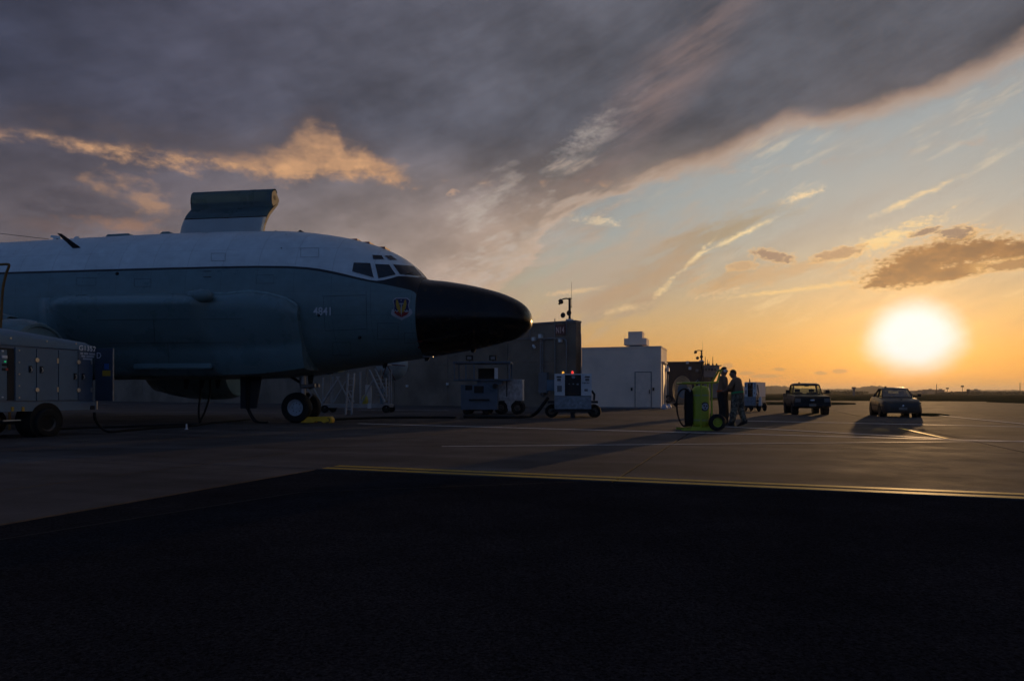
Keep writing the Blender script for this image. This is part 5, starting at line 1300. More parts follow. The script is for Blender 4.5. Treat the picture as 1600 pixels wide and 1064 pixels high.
obj('beacon', lathe(B(), [(0.07, 0), (0.07, 0.12), (0.04, 0.17), (0, 0.17)], T(0.5, 0.15, 1.49) @ RY(-PI/2), 10), M_REDB, w2, 40)
obj('mud_guard', box(1.42, 1.72, 0.15, 0.3, 0.30, 0.75), M_EQW, w2)
obj('tow_bar', tube(B(), [(1.25, 0.3, 1.35), (1.42, 0.2, 0.95), (1.5, 0.1, 0.7)], 0.05, 6), M_DARK, w2, 40)
# --- small items by the brown building
P = G(1066, 635); t = thing('hose_cart', 'small cart with coiled pale hose in front of the brown building', 'cart', (P.x, P.y, 0))
for k in range(5): obj('hose_coil', tube(B(), [(0.75*math.cos(a)*(1-k*0.1), -k*0.05, 1.25+1.1*math.sin(a)*(1-k*0.1)) for a in np.linspace(0, 2*PI, 26, endpoint=False)], 0.035, 6, True), mat('hose_pale', (0.30, 0.28, 0.18), 0.6), t, 60)
obj('frame', box(-0.7, 0.7, 0.05, 0.35, 0.12, 0.24), M_DARK, t); obj('back_board', box(-0.5, 0.6, 0.06, 0.12, 0.24, 1.9), M_GPU, t)
for xx in (-0.5, 0.5): wheel_(t, T(xx, 0.0, 0.16), 0.16, 0.1, M_DARK, 0.5, 0)
# ------------------------------------------------------------------ wheeled fire extinguisher
EY = 19.4; ex0 = W(1095, 0, EY).x
M_LIME = mat('lime_paint', (0.36, 0.40, 0.03), 0.42, spec=0.45, var=0.12, vs=4)
def e3(px, py, dy=0.0): q = W(px, py, EY); return (q.x-ex0, dy, max(0.0, q.z))
ext = thing('wheeled_extinguisher', 'lime yellow wheeled fire extinguisher with coiled black hose', 'extinguisher', (ex0, EY, 0))
tc_ = e3(1095, 0)[0]; rt = 0.245; zt = e3(0, 602.5)[2]; zb2 = e3(0, 668)[2]
tank = obj('tank', lathe(B(), [(0, zb2), (rt*0.7, zb2+0.02), (rt*0.95, zb2+0.08), (rt, zb2+0.16), (rt, zt-0.18), (rt*0.93, zt-0.08), (rt*0.7, zt-0.025), (rt*0.3, zt), (0, zt)], T(tc_, 0, 0) @ RY(-PI/2) @ Matrix.Diagonal((1, 1, 1, 1)), 32), M_LIME, ext, 50)
for z in (zt-0.27, zb2+0.22): obj('tank_band', lathe(B(), [(rt+0.001, z-0.025), (rt+0.006, z-0.025), (rt+0.006, z+0.025), (rt+0.001, z+0.025)], T(tc_, 0, 0) @ RY(-PI/2), 32), mat('band_pale', (0.34, 0.36, 0.16), 0.5), tank, 40)
def onc(name, cx, cz, r, m, lift, inner=0.0, squash=1.0):     # disc lying on the tank front
    b = B(); ring = []
    for k in range(28):
        a = 2*PI*k/28; x, z = cx+r*math.cos(a), cz+r*math.sin(a); ring.append(b.verts.new((tc_+x, -math.sqrt(max(0.0, (rt+lift)**2-x*x)), z)))
    c = b.verts.new((tc_+cx, -math.sqrt(max(0.0, (rt+lift)**2-cx*cx)), cz))
    for k in range(28): b.faces.new((ring[k], ring[(k+1) % 28], c))
    return obj(name, b, m, tank)
ez = e3(0, 635)[2]
onc('round_label', 0.05, ez, 0.13, mat('label_dark', (0.02, 0.02, 0.03), 0.5, var=0.1), 0.004)
onc('round_label_face', 0.06, ez, 0.095, mat('label_pale', (0.36, 0.38, 0.44), 0.5, var=0.2, vs=20), 0.007)
for k in range(3): onc('label_mark', 0.06+0.045*math.cos(k*2.1+0.4), ez+0.045*math.sin(k*2.1+0.4), 0.025, MATS['label_dark'], 0.010)
# frame: base rails, uprights, handle
fr_ = 0.022
for dy in (-0.32, 0.32):
    obj('base_rail', box(e3(1061, 0)[0], e3(1110, 0)[0], dy-0.03, dy+0.03, 0.0, 0.06), M_LIME, ext, None, 0.01)
    obj('upright', cyl(B(), (e3(1090.5, 0)[0], dy*0.97, 0.06), (e3(1090.5, 0)[0], dy*0.97, e3(0, 597)[2]), fr_, n=10), M_LIME, ext, 40)
    obj('rear_upright', cyl(B(), (e3(1109, 0)[0], dy*0.6, 0.06), (e3(1109, 0)[0], dy*0.6, e3(0, 599)[2]), fr_*1.3, n=10), M_LIME, ext, 40)
    obj('handle_bar', tube(B(), spline([e3(1062, 598.8, dy), e3(1090, 598.4, dy), e3(1113, 597.8, dy), e3(1117, 595.5, dy*0.8), e3(1121, 587, dy*0.5), e3(1125, 578.5, dy*0.35)], 5), fr_*(1.25), 10), M_LIME, ext, 60)
obj('handle_grip', cyl(B(), e3(1125, 578.5, -0.13), e3(1125, 578.5, 0.13), fr_*1.5, n=10), M_LIME, ext, 40)
obj('cross_bar', cyl(B(), e3(1062, 598.8, -0.32), e3(1062, 598.8, 0.32), fr_, n=10), M_LIME, ext, 40); obj('base_plate', box(e3(1076, 0)[0], e3(1110, 0)[0], -0.29, 0.29, 0.06, zb2+0.03), M_LIME, ext)
obj('valve', lathe(B(), [(0.04, zt-0.01), (0.04, zt+0.07), (0.06, zt+0.07), (0.06, zt+0.10), (0, zt+0.10)], T(tc_-0.03, 0, 0) @ RY(-PI/2), 14), M_STEEL, ext, 40); obj('valve_lever', tube(B(), [(tc_-0.03, 0, zt+0.09), (tc_-0.1, -0.04, zt+0.16), (tc_-0.16, -0.05, zt+0.10)], 0.012, 6), M_STEEL, ext, 60)
# hose rack: stacked coils at the left
for k in range(7):
    xx = e3(1071.5+k*1.35, 0)[0]; zc3 = (e3(0, 610)[2]+e3(0, 665)[2])/2; hz3 = (e3(0, 610)[2]-e3(0, 665)[2])/2-0.02*(k % 2)
    obj('hose_coil', tube(B(), [(xx, 0.09*math.cos(a)-0.03, zc3+hz3*math.copysign(abs(math.sin(a))**0.7, math.sin(a))) for a in np.linspace(0, 2*PI, 28, endpoint=False)], 0.028, 7, True), M_RUB, ext, 60)
obj('hose_loop', tube(B(), spline([e3(1072, 609, -0.1), e3(1066, 607.8, -0.14), e3(1059, 613, -0.16), e3(1055.5, 625, -0.16), e3(1056, 642, -0.16), e3(1060, 657, -0.16), e3(1066, 665, -0.14), e3(1070, 663.5, -0.1)], 7), 0.024, 8), M_RUB, ext, 60)
obj('hose_rack', box(e3(1069, 0)[0], e3(1081.5, 0)[0], -0.05, 0.05, zc3-0.06, zc3+0.06), M_DARK, ext); obj('rack_stem', box(e3(1081.5, 0)[0], e3(1084, 0)[0], -0.03, 0.03, 0.06, zc3+0.3), M_LIME, ext)
obj('nozzle', cyl(B(), e3(1073, 606, -0.12), e3(1077, 612, -0.12), 0.035, 0.025, 10), M_STEEL, ext, 40)
M_RIML = mat('rim_lime', (0.30, 0.34, 0.02), 0.4, var=0.12)
RW = 0.235
for dy in (-0.40, 0.40): wheel_(ext, T(e3(1114, 0)[0], dy, RW) @ (Matrix() if dy < 0 else Rz(PI)), RW, 0.12, M_RIML, 0.56, 5)
obj('axle', cyl(B(), (e3(1114, 0)[0], -0.38, RW), (e3(1114, 0)[0], 0.38, RW), 0.025), M_DARK, ext)
obj('wheel_bracket', prism(B(), [(e3(1107, 0)[0], 0.05), (e3(1126, 0)[0], 0.02), (e3(1126.5, 0)[0], 0.26), (e3(1108, 0)[0], 0.3)], 0.30, 0.33), M_DARK, ext)
# ------------------------------------------------------------------ people
def skin_mesh(chains, root):
    """chains: list of [(point, radius), ...]; the first point of a later chain may repeat an earlier point to branch from it"""
    V, R_2, Ed, key = [], [], [], {}
    for ch in chains:
        prev = None
        for p, r in ch:
            k = tuple(round(x, 4) for x in p)
            if k not in key: key[k] = len(V); V.append(p); R_2.append(r)
            i = key[k]
            if prev is not None: Ed.append((prev, i))
            prev = i
    me = bpy.data.meshes.new('body'); me.from_pydata(V, Ed, [])
    o = bpy.data.objects.new('tmp', me); C.objects.link(o)
    o.modifiers.new('s', 'SKIN'); sd = me.skin_vertices[0].data
    for i, r in enumerate(R_2): sd[i].radius = r if isinstance(r, tuple) else (r, r); sd[i].use_root = False
    sd[key[tuple(round(x, 4) for x in root)]].use_root = True
    o.modifiers['s'].use_smooth_shade = True
    m2 = o.modifiers.new('d', 'SUBSURF'); m2.levels = 2; m2.render_levels = 2
    dg = bpy.context.evaluated_depsgraph_get(); out = bpy.data.meshes.new_from_object(o.evaluated_get(dg))
    bpy.data.objects.remove(o); return out
M_SKIN = mat('skin', (0.22, 0.12, 0.08), 0.55, var=0.1); M_HAIR = mat('hair_dark', (0.012, 0.010, 0.009), 0.6)
M_TEE = mat('shirt_brown', (0.20, 0.125, 0.08), 0.85, spec=0.15, var=0.2, vs=8); M_DTR = mat('trousers_dark', (0.035, 0.032, 0.03), 0.85, spec=0.15, var=0.3, vs=8); M_BOOT = mat('boot_dark', (0.03, 0.024, 0.02), 0.6)
M_CAMO = bpy.data.materials.new('camouflage_cloth'); M_CAMO.use_nodes = True; nt = M_CAMO.node_tree; b_ = nt.nodes['Principled BSDF']; t_ = nt.nodes.new('ShaderNodeTexCoord')
na = noise(nt, t_.outputs['Object'], 14, 2); nb_ = noise(nt, t_.outputs['Object'], 9, 2)
nt.links.new(mixc(nt, nb_.ss(0.52, 0.54), mixc(nt, na.ss(0.48, 0.50), (0.22, 0.19, 0.14, 1), (0.11, 0.10, 0.07, 1)), (0.05, 0.043, 0.032, 1)), b_.inputs['Base Color']); b_.inputs['Roughness'].default_value = 0.9
def fingers(wrist, hand, n, r=0.011):
    """five short bent fingers from the hand vertex"""
    w_, h_ = Vector(wrist), Vector(hand); d = (h_-w_).normalized(); n = Vector(n).normalized(); s_ = d.cross(n).normalized(); out = []
    for k, (off, ln) in enumerate(((-0.03, 0.07), (-0.01, 0.085), (0.012, 0.08), (0.032, 0.062))):
        a = h_+d*0.035+s_*off; b1 = a+d*ln*0.5-n*0.006; c = b1+d*ln*0.35-n*ln*0.35
        out.append([(tuple(h_), (0.026, 0.026)), (tuple(a), (r, r)), (tuple(b1), (r*0.9, r*0.9)), (tuple(c), (r*0.7, r*0.7))])
    a = w_+d*0.05-s_*0.035; out.append([(tuple(h_), (0.026, 0.026)), (tuple(a), (r*1.1, r*1.1)), (tuple(a+d*0.045-s_*0.012-n*0.01), (r*0.8, r*0.8))])
    return out
def person(P, label, J, belt_m, trouser_m, waist, hair_long=False):
    t = thing('person', label, 'person', P)
    ch = [[(J['pelvis'], 0.185), (J['waist'], 0.17), (J['chest'], (0.20, 0.165)), (J['neck'], 0.08), (J['head0'], 0.095), (J['head1'], 0.125), (J['head2'], 0.09)]]
    for s_ in 'lr':
        ch.append([(J['chest'], (0.20, 0.165)), (J['sh'+s_], 0.105), (J['el'+s_], 0.075), (J['wr'+s_], 0.048), (J['ha'+s_], 0.026)])
        ch += fingers(J['wr'+s_], J['ha'+s_], (0, 0, 1))
        ch.append([(J['pelvis'], 0.185), (J['hip'+s_], 0.145), (J['kn'+s_], 0.115), (J['an'+s_], 0.095), (J['to'+s_], 0.045)])
    me = skin_mesh(ch, J['pelvis'])
    body = obj('body', me, [M_TEE, trouser_m, M_SKIN, M_BOOT], t)
    hd = Vector(J['head1']); nk = Vector(J['neck'])
    hands = [Vector(J['hal']), Vector(J['har'])]; wr = [Vector(J['wrl']), Vector(J['wrr'])]
    for p in me.polygons:
        p.use_smooth = True; c = p.center
        if c.z < 0.17: p.material_index = 3
        elif min(((c-h).length for h in hands)) < 0.13 or c.z > nk.z+0.01: p.material_index = 2
        elif c.z < waist and min(((c-h).length for h in wr)) > 0.14: p.material_index = 1
        else: p.material_index = 0
    # belt, hair, ears, nose, boots
    f = Vector(J['face']).normalized(); s_ = f.cross(Vector((0, 0, 1))).normalized()
    bl = []
    pv = Vector(J['pelvis']).lerp(Vector(J['waist']), 0.75)
    for a in np.linspace(0, 2*PI, 28, endpoint=False): bl.append(pv+f*0.192*math.cos(a)+s_*0.212*math.sin(a))
    b = B()
    A = [b.verts.new(q+Vector((0, 0, -0.028))) for q in bl]; Q = [b.verts.new(q+Vector((0, 0, 0.028))) for q in bl]
    for i in range(28): j = (i+1) % 28; b.faces.new((A[i], A[j], Q[j], Q[i]))
    bmesh.ops.solidify(b, geom=b.faces[:], thickness=0.012); obj('reflective_belt', b, belt_m, t, 60)
    hc = hd+Vector((0, 0, 0.02))-f*0.012
    up = (Vector(J['head2'])-Vector(J['head0'])).normalized()
    b = B(); bmesh.ops.create_icosphere(b, subdivisions=3, radius=1.0)
    Mh = Matrix((s_*0.092, f*0.112, up*0.118)).transposed().to_4x4(); Mh.translation = hc
    kill = []
    for v in b.verts:
        if v.co.z < -0.12 and v.co.y > -0.55 or v.co.z < -0.55 or (v.co.y > 0.55 and v.co.z < 0.45): kill.append(v)
    bmesh.ops.delete(b, geom=kill, context='VERTS'); bmesh.ops.transform(b, matrix=Mh, verts=b.verts); bmesh.ops.solidify(b, geom=b.faces[:], thickness=0.01)
    obj('hair', b, M_HAIR, t, 60)
    for sg in (1, -1):
        b = B(); bmesh.ops.create_icosphere(b, subdivisions=2, radius=1.0); Me = Matrix((s_*0.014, f*0.022, up*0.032)).transposed().to_4x4(); Me.translation = hd+s_*0.088*sg-f*0.005; bmesh.ops.transform(b, matrix=Me, verts=b.verts); obj('ear', b, M_SKIN, t, 60)
        b = B(); bmesh.ops.create_icosphere(b, subdivisions=2, radius=0.011); bmesh.ops.translate(b, vec=hd+f*0.088+s_*0.032*sg+up*0.012, verts=b.verts); obj('eye', b, M_HAIR, t, 60)
    b = B(); cyl(b, hd+f*0.085+up*0.015, hd+f*0.115-up*0.02, 0.008, 0.016, 8); obj('nose', b, M_SKIN, t, 60)
    b = B(); bmesh.ops.create_icosphere(b, subdivisions=2, radius=1.0); Me = Matrix((s_*0.024, f*0.010, up*0.007)).transposed().to_4x4(); Me.translation = hd+f*0.090-up*0.048; bmesh.ops.transform(b, matrix=Me, verts=b.verts); obj('mouth', b, M_REDB, t, 60)
    for k in 'lr':
        an, to = Vector(J['an'+k]), Vector(J['to'+k]); d = (to-an); d.z = 0; d.normalize(); sd = Vector((-d.y, d.x, 0)); z0 = min(an.z, to.z)-0.045
        b = B(); st = [(-0.09, 0.04, 0.10), (-0.05, 0.048, 0.14), (0.03, 0.046, 0.13), (0.12, 0.05, 0.085), (0.19, 0.045, 0.06), (0.225, 0.025, 0.035)]; g = []
        for u, hw, hh in st:
            c = Vector((an.x, an.y, 0))+d*u; zz = J.get('lift'+k, 0.0)*max(0.0, (0.19-u)/0.28)
            g.append([b.verts.new(c+sd*q*hw+Vector((0, 0, zz+h_))) for q, h_ in ((-1, 0.0), (1, 0.0), (1.0, hh*0.6), (0.6, hh), (-0.6, hh), (-1.0, hh*0.6))])
        for A, Q in zip(g, g[1:]):
            for i in range(6): j = (i+1) % 6; b.faces.new((A[i], A[j], Q[j], Q[i]))
        b.faces.new(g[0][::-1]); b.faces.new(g[-1]); bmesh.ops.recalc_face_normals(b, faces=b.faces); obj('boot', b, M_BOOT, t, 50)
    return t
M_BELTO = mat('belt_orange', (0.95, 0.20, 0.03), 0.6, var=0.1); M_BELTG = mat('belt_green', (0.05, 0.50, 0.18), 0.6, var=0.1)
J1 = dict(pelvis=(0, 0, 0.98), waist=(0.01, 0, 1.16), chest=(0.0, 0, 1.42), neck=(0.02, 0, 1.60), head0=(0.045, 0, 1.68), head1=(0.06, 0, 1.76), head2=(0.05, 0, 1.83), face=(1, -0.25, 0),
          shl=(0.0, 0.19, 1.50), ell=(0.04, 0.25, 1.22), wrl=(0.26, 0.16, 1.14), hal=(0.34, 0.13, 1.14), shr=(0.0, -0.19, 1.50), elr=(0.03, -0.25, 1.21), wrr=(0.26, -0.15, 1.12), har=(0.34, -0.12, 1.12),
          hipl=(0, 0.10, 0.92), knl=(0.03, 0.11, 0.50), anl=(-0.02, 0.12, 0.10), tol=(0.14, 0.13, 0.05), hipr=(0, -0.10, 0.92), knr=(0.06, -0.11, 0.50), anr=(0.06, -0.12, 0.10), tor=(0.22, -0.13, 0.05))
q = W(1129, 0, 22.0)
p1 = person((q.x, 22.0, 0), 'person in dark uniform with orange belt and headset beside extinguisher', J1, M_BELTO, M_DTR, 1.08)
hd = Vector(J1['head1']); b = B(); tube(b, [hd+Vector((-0.01, 0.105*math.cos(a), 0.11*math.sin(a)+0.01)) for a in np.linspace(0, PI, 14)], 0.012, 6); hs = obj('headset', b, M_DARK, p1, 60)
for sg in (1, -1): obj('ear_cup', lathe(B(), [(0, -0.025), (0.045, -0.025), (0.05, 0.0), (0.045, 0.03), (0, 0.03)], T(hd.x-0.01, sg*0.11, hd.z-0.0) @ Rz(PI/2), 14), M_EQW if sg < 0 else M_DARK, hs, 40)
J2 = dict(pelvis=(0.03, 0, 0.95), waist=(0.02, 0, 1.10), chest=(-0.0, 0.02, 1.34), neck=(-0.05, 0.04, 1.52), head0=(-0.08, 0.06, 1.58), head1=(-0.10, 0.08, 1.655), head2=(-0.095, 0.075, 1.725), face=(-0.75, 0.66, -0.15),
          shl=(-0.14, -0.10, 1.42), ell=(-0.27, -0.08, 1.17), wrl=(-0.34, 0.12, 1.10), hal=(-0.38, 0.19, 1.10), shr=(0.13, 0.16, 1.42), elr=(0.10, 0.32, 1.17), wrr=(-0.14, 0.36, 1.12), har=(-0.22, 0.36, 1.12),
          hipl=(-0.05, -0.05, 0.90), knl=(-0.10, -0.06, 0.50), anl=(-0.16, -0.04, 0.10), tol=(-0.30, 0.03, 0.05), hipr=(0.10, 0.06, 0.90), knr=(0.16, 0.06, 0.52), anr=(0.25, 0.0, 0.13), tor=(0.12, 0.09, 0.06), liftr=0.10)
q = W(1151, 0, 21.5)
person((q.x, 21.5, 0), 'person in brown shirt and camouflage trousers with green belt, back turned', J2, M_BELTG, M_CAMO, 1.02)
# ------------------------------------------------------------------ vehicles
M_TRK = mat('truck_paint', (0.035, 0.025, 0.017), 0.42, spec=0.22, var=0.08, coat=0.1); M_CAR = mat('sedan_paint', (0.075, 0.056, 0.042), 0.40, spec=0.22, var=0.08, coat=0.12)
M_VGL = glass('vehicle_glass', (0.80, 0.84, 0.72)); M_VDK = mat('vehicle_trim', (0.012, 0.012, 0.012), 0.6); M_LAMP = mat('headlamp', (0.17, 0.14, 0.12), 0.15, spec=0.6, var=0.1); M_CHR = mat('chrome', (0.5, 0.5, 0.5), 0.2, 0.9, var=0.05); M_PLT = mat('number_plate', (0.24, 0.20, 0.16), 0.5, var=0.15, vs=30); M_SEAT = mat('seat_cloth', (0.02, 0.02, 0.02), 0.9)
def loft(st, ring):
    """st: [(x, ...)] stations, ring(station) -> list of (y, z)"""
    b = B(); g = []
    for s_ in st: g.append([b.verts.new((s_[0], y, z)) for y, z in ring(s_)])
    n = len(g[0])
    for A, Q in zip(g, g[1:]):
        for i in range(n): j = (i+1) % n; b.faces.new((A[i], A[j], Q[j], Q[i]))
    b.faces.new(g[0]); b.faces.new(g[-1][::-1]); bmesh.ops.recalc_face_normals(b, faces=b.faces)
    return b
HWF = [0]
def bodyring(s_):                       # x, half width, floor, crease, shoulder height
    x, w_, z0, z1, z2 = s_; h = []
    for y, z in ((w_*0.86, z0), (w_*0.97, z0+(z1-z0)*0.3), (w_, z1), (w_*0.97, z1+(z2-z1)*0.55), (w_*(0.90 if HWF[0] < 0.87 else 0.955), z2-0.02), (w_*(0.75 if HWF[0] < 0.87 else 0.90), z2)): h.append((y, z))
    return h+[(-y, z) for y, z in h[::-1]]
def pane(name, pts, m, parent, th=0.008):
    b = B(); f = b.faces.new([b.verts.new(p) for p in pts]); bmesh.ops.solidify(b, geom=[f], thickness=th); return obj(name, b, m, parent)
def vehicle(kind, P, rot, label, cat):
    """front towards local +x"""
    t = thing('sedan' if kind == 'sedan' else 'pickup_truck', label, cat, P, rot)
    if kind == 'sedan':
        m = M_CAR; HWd = 0.86; R_3, wb0, wb1 = 0.30, 1.28, -1.27
        st = [(2.16, 0.50, 0.28, 0.42, 0.56), (2.10, 0.66, 0.20, 0.44, 0.66), (1.95, 0.78, 0.18, 0.48, 0.74), (1.6, 0.85, 0.17, 0.52, 0.82), (1.0, 0.865, 0.17, 0.54, 0.88), (0.6, 0.865, 0.17, 0.55, 0.90), (-1.2, 0.865, 0.17, 0.56, 0.93), (-1.7, 0.85, 0.18, 0.58, 0.94), (-2.1, 0.78, 0.22, 0.58, 0.92), (-2.2, 0.62, 0.30, 0.56, 0.84)]
        A0 = [(0.85, 0.66, 0.90), (0.18, 0.53, 1.33)]; C0 = [(-1.72, 0.64, 0.95), (-0.92, 0.52, 1.32)]; RH = 1.36; Bx = -0.42
    else:
        m = M_TRK; HWd = 0.88; R_3, wb0, wb1 = 0.34, 1.45, -1.45
        st = [(2.37, 0.86, 0.46, 0.62, 0.90), (2.33, 0.88, 0.36, 0.62, 0.96), (2.1, 0.885, 0.34, 0.66, 0.98), (1.4, 0.885, 0.33, 0.68, 1.02), (0.75, 0.885, 0.33, 0.70, 1.05), (-0.75, 0.885, 0.33, 0.72, 1.06), (-2.3, 0.87, 0.36, 0.72, 1.04), (-2.4, 0.84, 0.44, 0.72, 1.0)]
        A0 = [(0.82, 0.74, 1.04), (0.36, 0.64, 1.57)]; C0 = [(-0.80, 0.74, 1.05), (-0.70, 0.64, 1.57)]; RH = 1.62; Bx = None
    HWF[0] = HWd
    body = obj('body', loft(st, bodyring), m, t, 32)
    for i, (x, y, z) in enumerate(A0): pass
    for sg in (1, -1):
        obj('pillar', tube(B(), [(x, y*sg, z) for x, y, z in A0], 0.035, 6), m, t, 60); obj('pillar', tube(B(), [(x, y*sg, z) for x, y, z in C0], 0.05, 6), m, t, 60)
        if Bx is not None: obj('pillar', tube(B(), [(Bx, 0.66*sg, 0.92), (Bx-0.05, 0.54*sg, RH-0.02)], 0.03, 6), m, t, 60)
        a, c = A0, C0
        sw = pane('side_window', [(a[0][0], a[0][1]*sg, a[0][2]), (a[1][0], a[1][1]*sg, a[1][2]), (c[1][0], c[1][1]*sg, c[1][2]), (c[0][0], c[0][1]*sg, c[0][2])], M_VGL, t)
        mx = A0[0][0]-0.12; mz = A0[0][2]+0.06
        mr = obj('mirror', bx(B(), mx-0.05, mx+0.06, sg*(HWd+0.02), sg*(HWd+(0.20 if kind != 'sedan' else 0.15)), mz, mz+(0.19 if kind != 'sedan' else 0.13)), M_VDK, t, None, 0.03, 2); obj('mirror_arm', box(mx-0.02, mx+0.03, min(sg*(A0[0][1]), sg*(HWd+0.03)), max(sg*A0[0][1], sg*(HWd+0.03)), mz, mz+0.04), M_VDK, mr)
        for x in (wb0, wb1):
            obj('wheel_well', cyl(B(), (x, sg*(HWd-0.30), R_3), (x, sg*(HWd+0.004), R_3), R_3+0.06, n=24), M_VDK, t, 40)
            wheel_(t, T(x, sg*(HWd-0.08), R_3) @ (Rz(PI) if sg > 0 else Matrix()), R_3, 0.20, M_GALV, 0.62, 5)
        obj('door_handle', bx(B(), -0.28, -0.10, sg*(HWd-0.01), sg*(HWd+0.02), 0.80, 0.83), M_VDK, t)
        z_h = 0.60 if kind == 'sedan' else 0.76
        fx = 2.02 if kind == 'sedan' else 2.33
        if kind == 'sedan': hl = pane('headlight', [(2.09, sg*0.42, 0.60), (2.02, sg*0.72, 0.61), (1.90, sg*0.815, 0.69), (2.055, sg*0.50, 0.69)], M_LAMP, t, 0.03)
        else: hl = obj('headlight', bx(B(), 2.30, 2.375, sg*0.56, sg*0.83, 0.66, 0.85), M_LAMP, t, None, 0.02)
        obj('side_rail', bx(B(), -0.9 if kind == 'sedan' else -0.8, 0.8, sg*(HWd+0.0), sg*(HWd+0.015), 0.52, 0.56), M_VDK, t)
    # roof with rounded edge
    rx1, rx0 = A0[1][0], C0[1][0]; ry = A0[1][1]
    rs = [(rx1+0.02, ry*0.98, RH-0.05), (rx1-0.12, ry+0.02, RH-0.01), ((rx0+rx1)/2, ry+0.03, RH+0.03), (rx0+0.12, ry+0.02, RH), (rx0-0.02, ry*0.98, RH-0.05)]
    obj('roof', loft([(x, w_, z) for x, w_, z in rs], lambda s_: [(s_[1], s_[2]-0.05), (s_[1], s_[2]-0.02), (s_[1]*0.85, s_[2]+0.015), (0, s_[2]+0.03), (-s_[1]*0.85, s_[2]+0.015), (-s_[1], s_[2]-0.02), (-s_[1], s_[2]-0.05)]), m, t, 40)
    a, c = A0, C0
    pane('windscreen', [(a[0][0]+0.03, -a[0][1], a[0][2]-0.01), (a[0][0]+0.03, a[0][1], a[0][2]-0.01), (a[1][0]+0.01, a[1][1], a[1][2]), (a[1][0]+0.01, -a[1][1], a[1][2])], M_VGL, t)
    pane('rear_window', [(c[0][0], -c[0][1]*0.95, c[0][2]), (c[0][0], c[0][1]*0.95, c[0][2]), (c[1][0], c[1][1], c[1][2]), (c[1][0], -c[1][1], c[1][2])], M_VGL, t)
    obj('dashboard', box(A0[0][0]-0.35, A0[0][0]-0.02, -0.62, 0.62, A0[0][2]-0.12, A0[0][2]+0.05), M_VDK, t, None, 0.03)
    for yy in (-0.36, 0.36):
        sx_ = -0.15 if kind == 'sedan' else -0.25
        s1 = obj('seat', box(sx_-0.12, sx_, yy-0.24, yy+0.24, 0.5, 1.06 if kind == 'sedan' else 1.15), M_SEAT, t, None, 0.05, 2); obj('head_rest', box(sx_-0.10, sx_-0.02, yy-0.13, yy+0.13, (1.08 if kind == 'sedan' else 1.17), (1.24 if kind == 'sedan' else 1.34)), M_SEAT, s1, None, 0.03, 2)
    if kind == 'sedan': obj('rear_seat', box(-1.32, -1.2, -0.6, 0.6, 0.5, 1.10), M_SEAT, t, None, 0.05, 2)
    obj('steering_wheel', tube(B(), [(A0[0][0]-0.42+0.05*math.sin(a_), 0.36+0.17*math.cos(a_), A0[0][2]+0.0+0.17*math.sin(a_)) for a_ in np.linspace(0, 2*PI, 18, endpoint=False)], 0.014, 6, True), M_VDK, t, 60)
    obj('rear_view_mirror', box(A0[1][0]+0.02, A0[1][0]+0.06, -0.1, 0.1, RH-0.14, RH-0.09), M_VDK, t)
    if kind == 'sedan':
        obj('grille', bx(B(), 2.06, 2.15, -0.34, 0.34, 0.46, 0.58), M_VDK, t, None, 0.02); obj('lower_intake', bx(B(), 2.0, 2.125, -0.5, 0.5, 0.24, 0.33), M_VDK, t, None, 0.02)
        obj('badge', lathe(B(), [(0.05, 0), (0.05, 0.012), (0, 0.014)], T(2.15, 0, 0.53), 16), M_CHR, t, 40); pl_ = (2.155, -0.17, 0.17, 0.345, 0.455)
        obj('bonnet_crease', box(1.1, 1.95, -0.004, 0.004, 0.80, 0.84), m, t)
    else:
        obj('grille', bx(B(), 2.31, 2.385, -0.54, 0.54, 0.64, 0.86), M_VDK, t, None, 0.02)
        for k in range(3): obj('grille_bar', bx(B(), 2.385, 2.393, -0.52, 0.52, 0.685+k*0.06, 0.70+k*0.06), M_TRK, t)
        obj('badge', lathe(B(), [(0.055, 0), (0.055, 0.012), (0, 0.014)], T(2.39, 0, 0.76) @ Matrix.Diagonal((1, 2.0, 0.8, 1)), 18), M_CHR, t, 40)
        obj('front_bumper', loft([(2.28, 0.90, 0.42, 0), (2.42, 0.86, 0.42, 0), (2.45, 0.70, 0.43, 0)], lambda s_: [(s_[1], s_[2]), (s_[1], s_[2]+0.19), (-s_[1], s_[2]+0.19), (-s_[1], s_[2])]), M_VDK, t, None, 0.02); pl_ = (2.452, -0.16, 0.16, 0.45, 0.57)
        obj('bed_wall', box(-2.36, -0.86, -0.86, -0.78, 0.9, 1.10), m, t); obj('bed_wall', box(-2.36, -0.86, 0.78, 0.86, 0.9, 1.10), m, t)
        obj('beacon_light', lathe(B(), [(0.05, 0), (0.05, 0.05), (0.03, 0.08), (0, 0.08)], T(-0.1, -0.30, RH+0.02) @ RY(-PI/2), 10), M_VDK, t, 40)
    obj('number_plate', bx(B(), pl_[0], pl_[0]+0.012, pl_[1], pl_[2], pl_[3], pl_[4]), M_PLT, t)
    if kind == 'sedan': obj('roof_beacon', lathe(B(), [(0.05, 0), (0.05, 0.05), (0.03, 0.08), (0, 0.08)], T(-0.2, -0.35, RH+0.02) @ RY(-PI/2), 10), M_VDK, t, 40)
    return t
q = G(1263, 648.5); v1 = vehicle('truck', (q.x+0.8, q.y+2.2, 0), math.radians(-90-22+7), 'dark pickup truck facing the camera on the apron', 'truck')
q = G(1403, 652); v2 = vehicle('sedan', (q.x+0.9, q.y+1.9, 0), math.radians(-90-29+9.5), 'grey sedan nearest the setting sun, facing the camera', 'sedan')
v1.scale = (0.93,)*3; v2.scale = (0.93,)*3
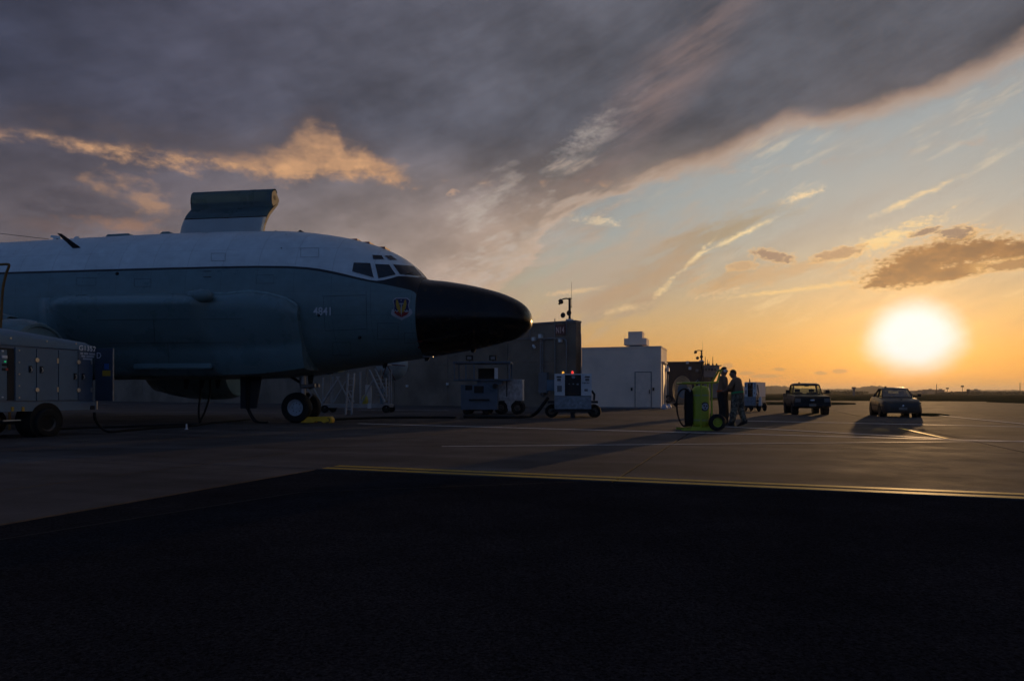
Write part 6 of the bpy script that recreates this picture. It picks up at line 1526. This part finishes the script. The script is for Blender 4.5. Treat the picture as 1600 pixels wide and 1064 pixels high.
# ------------------------------------------------------------------ air
hz_ = bpy.data.materials.new('haze_air'); hz_.use_nodes = True; nt = hz_.node_tree; nt.nodes.clear()
o_ = nt.nodes.new('ShaderNodeOutputMaterial'); v_ = nt.nodes.new('ShaderNodeVolumePrincipled')
v_.inputs['Color'].default_value = (0.95, 0.93, 0.90, 1); v_.inputs['Density'].default_value = 0.00016; v_.inputs['Anisotropy'].default_value = 0.45
nt.links.new(v_.outputs[0], o_.inputs['Volume'])
hzo = obj('haze', box(-5900, 5900, -250, 8900, -1.5, 60), hz_); hzo['kind'] = 'stuff'; hzo['label'] = 'thin warm evening haze over the airfield'; hzo['category'] = 'haze'
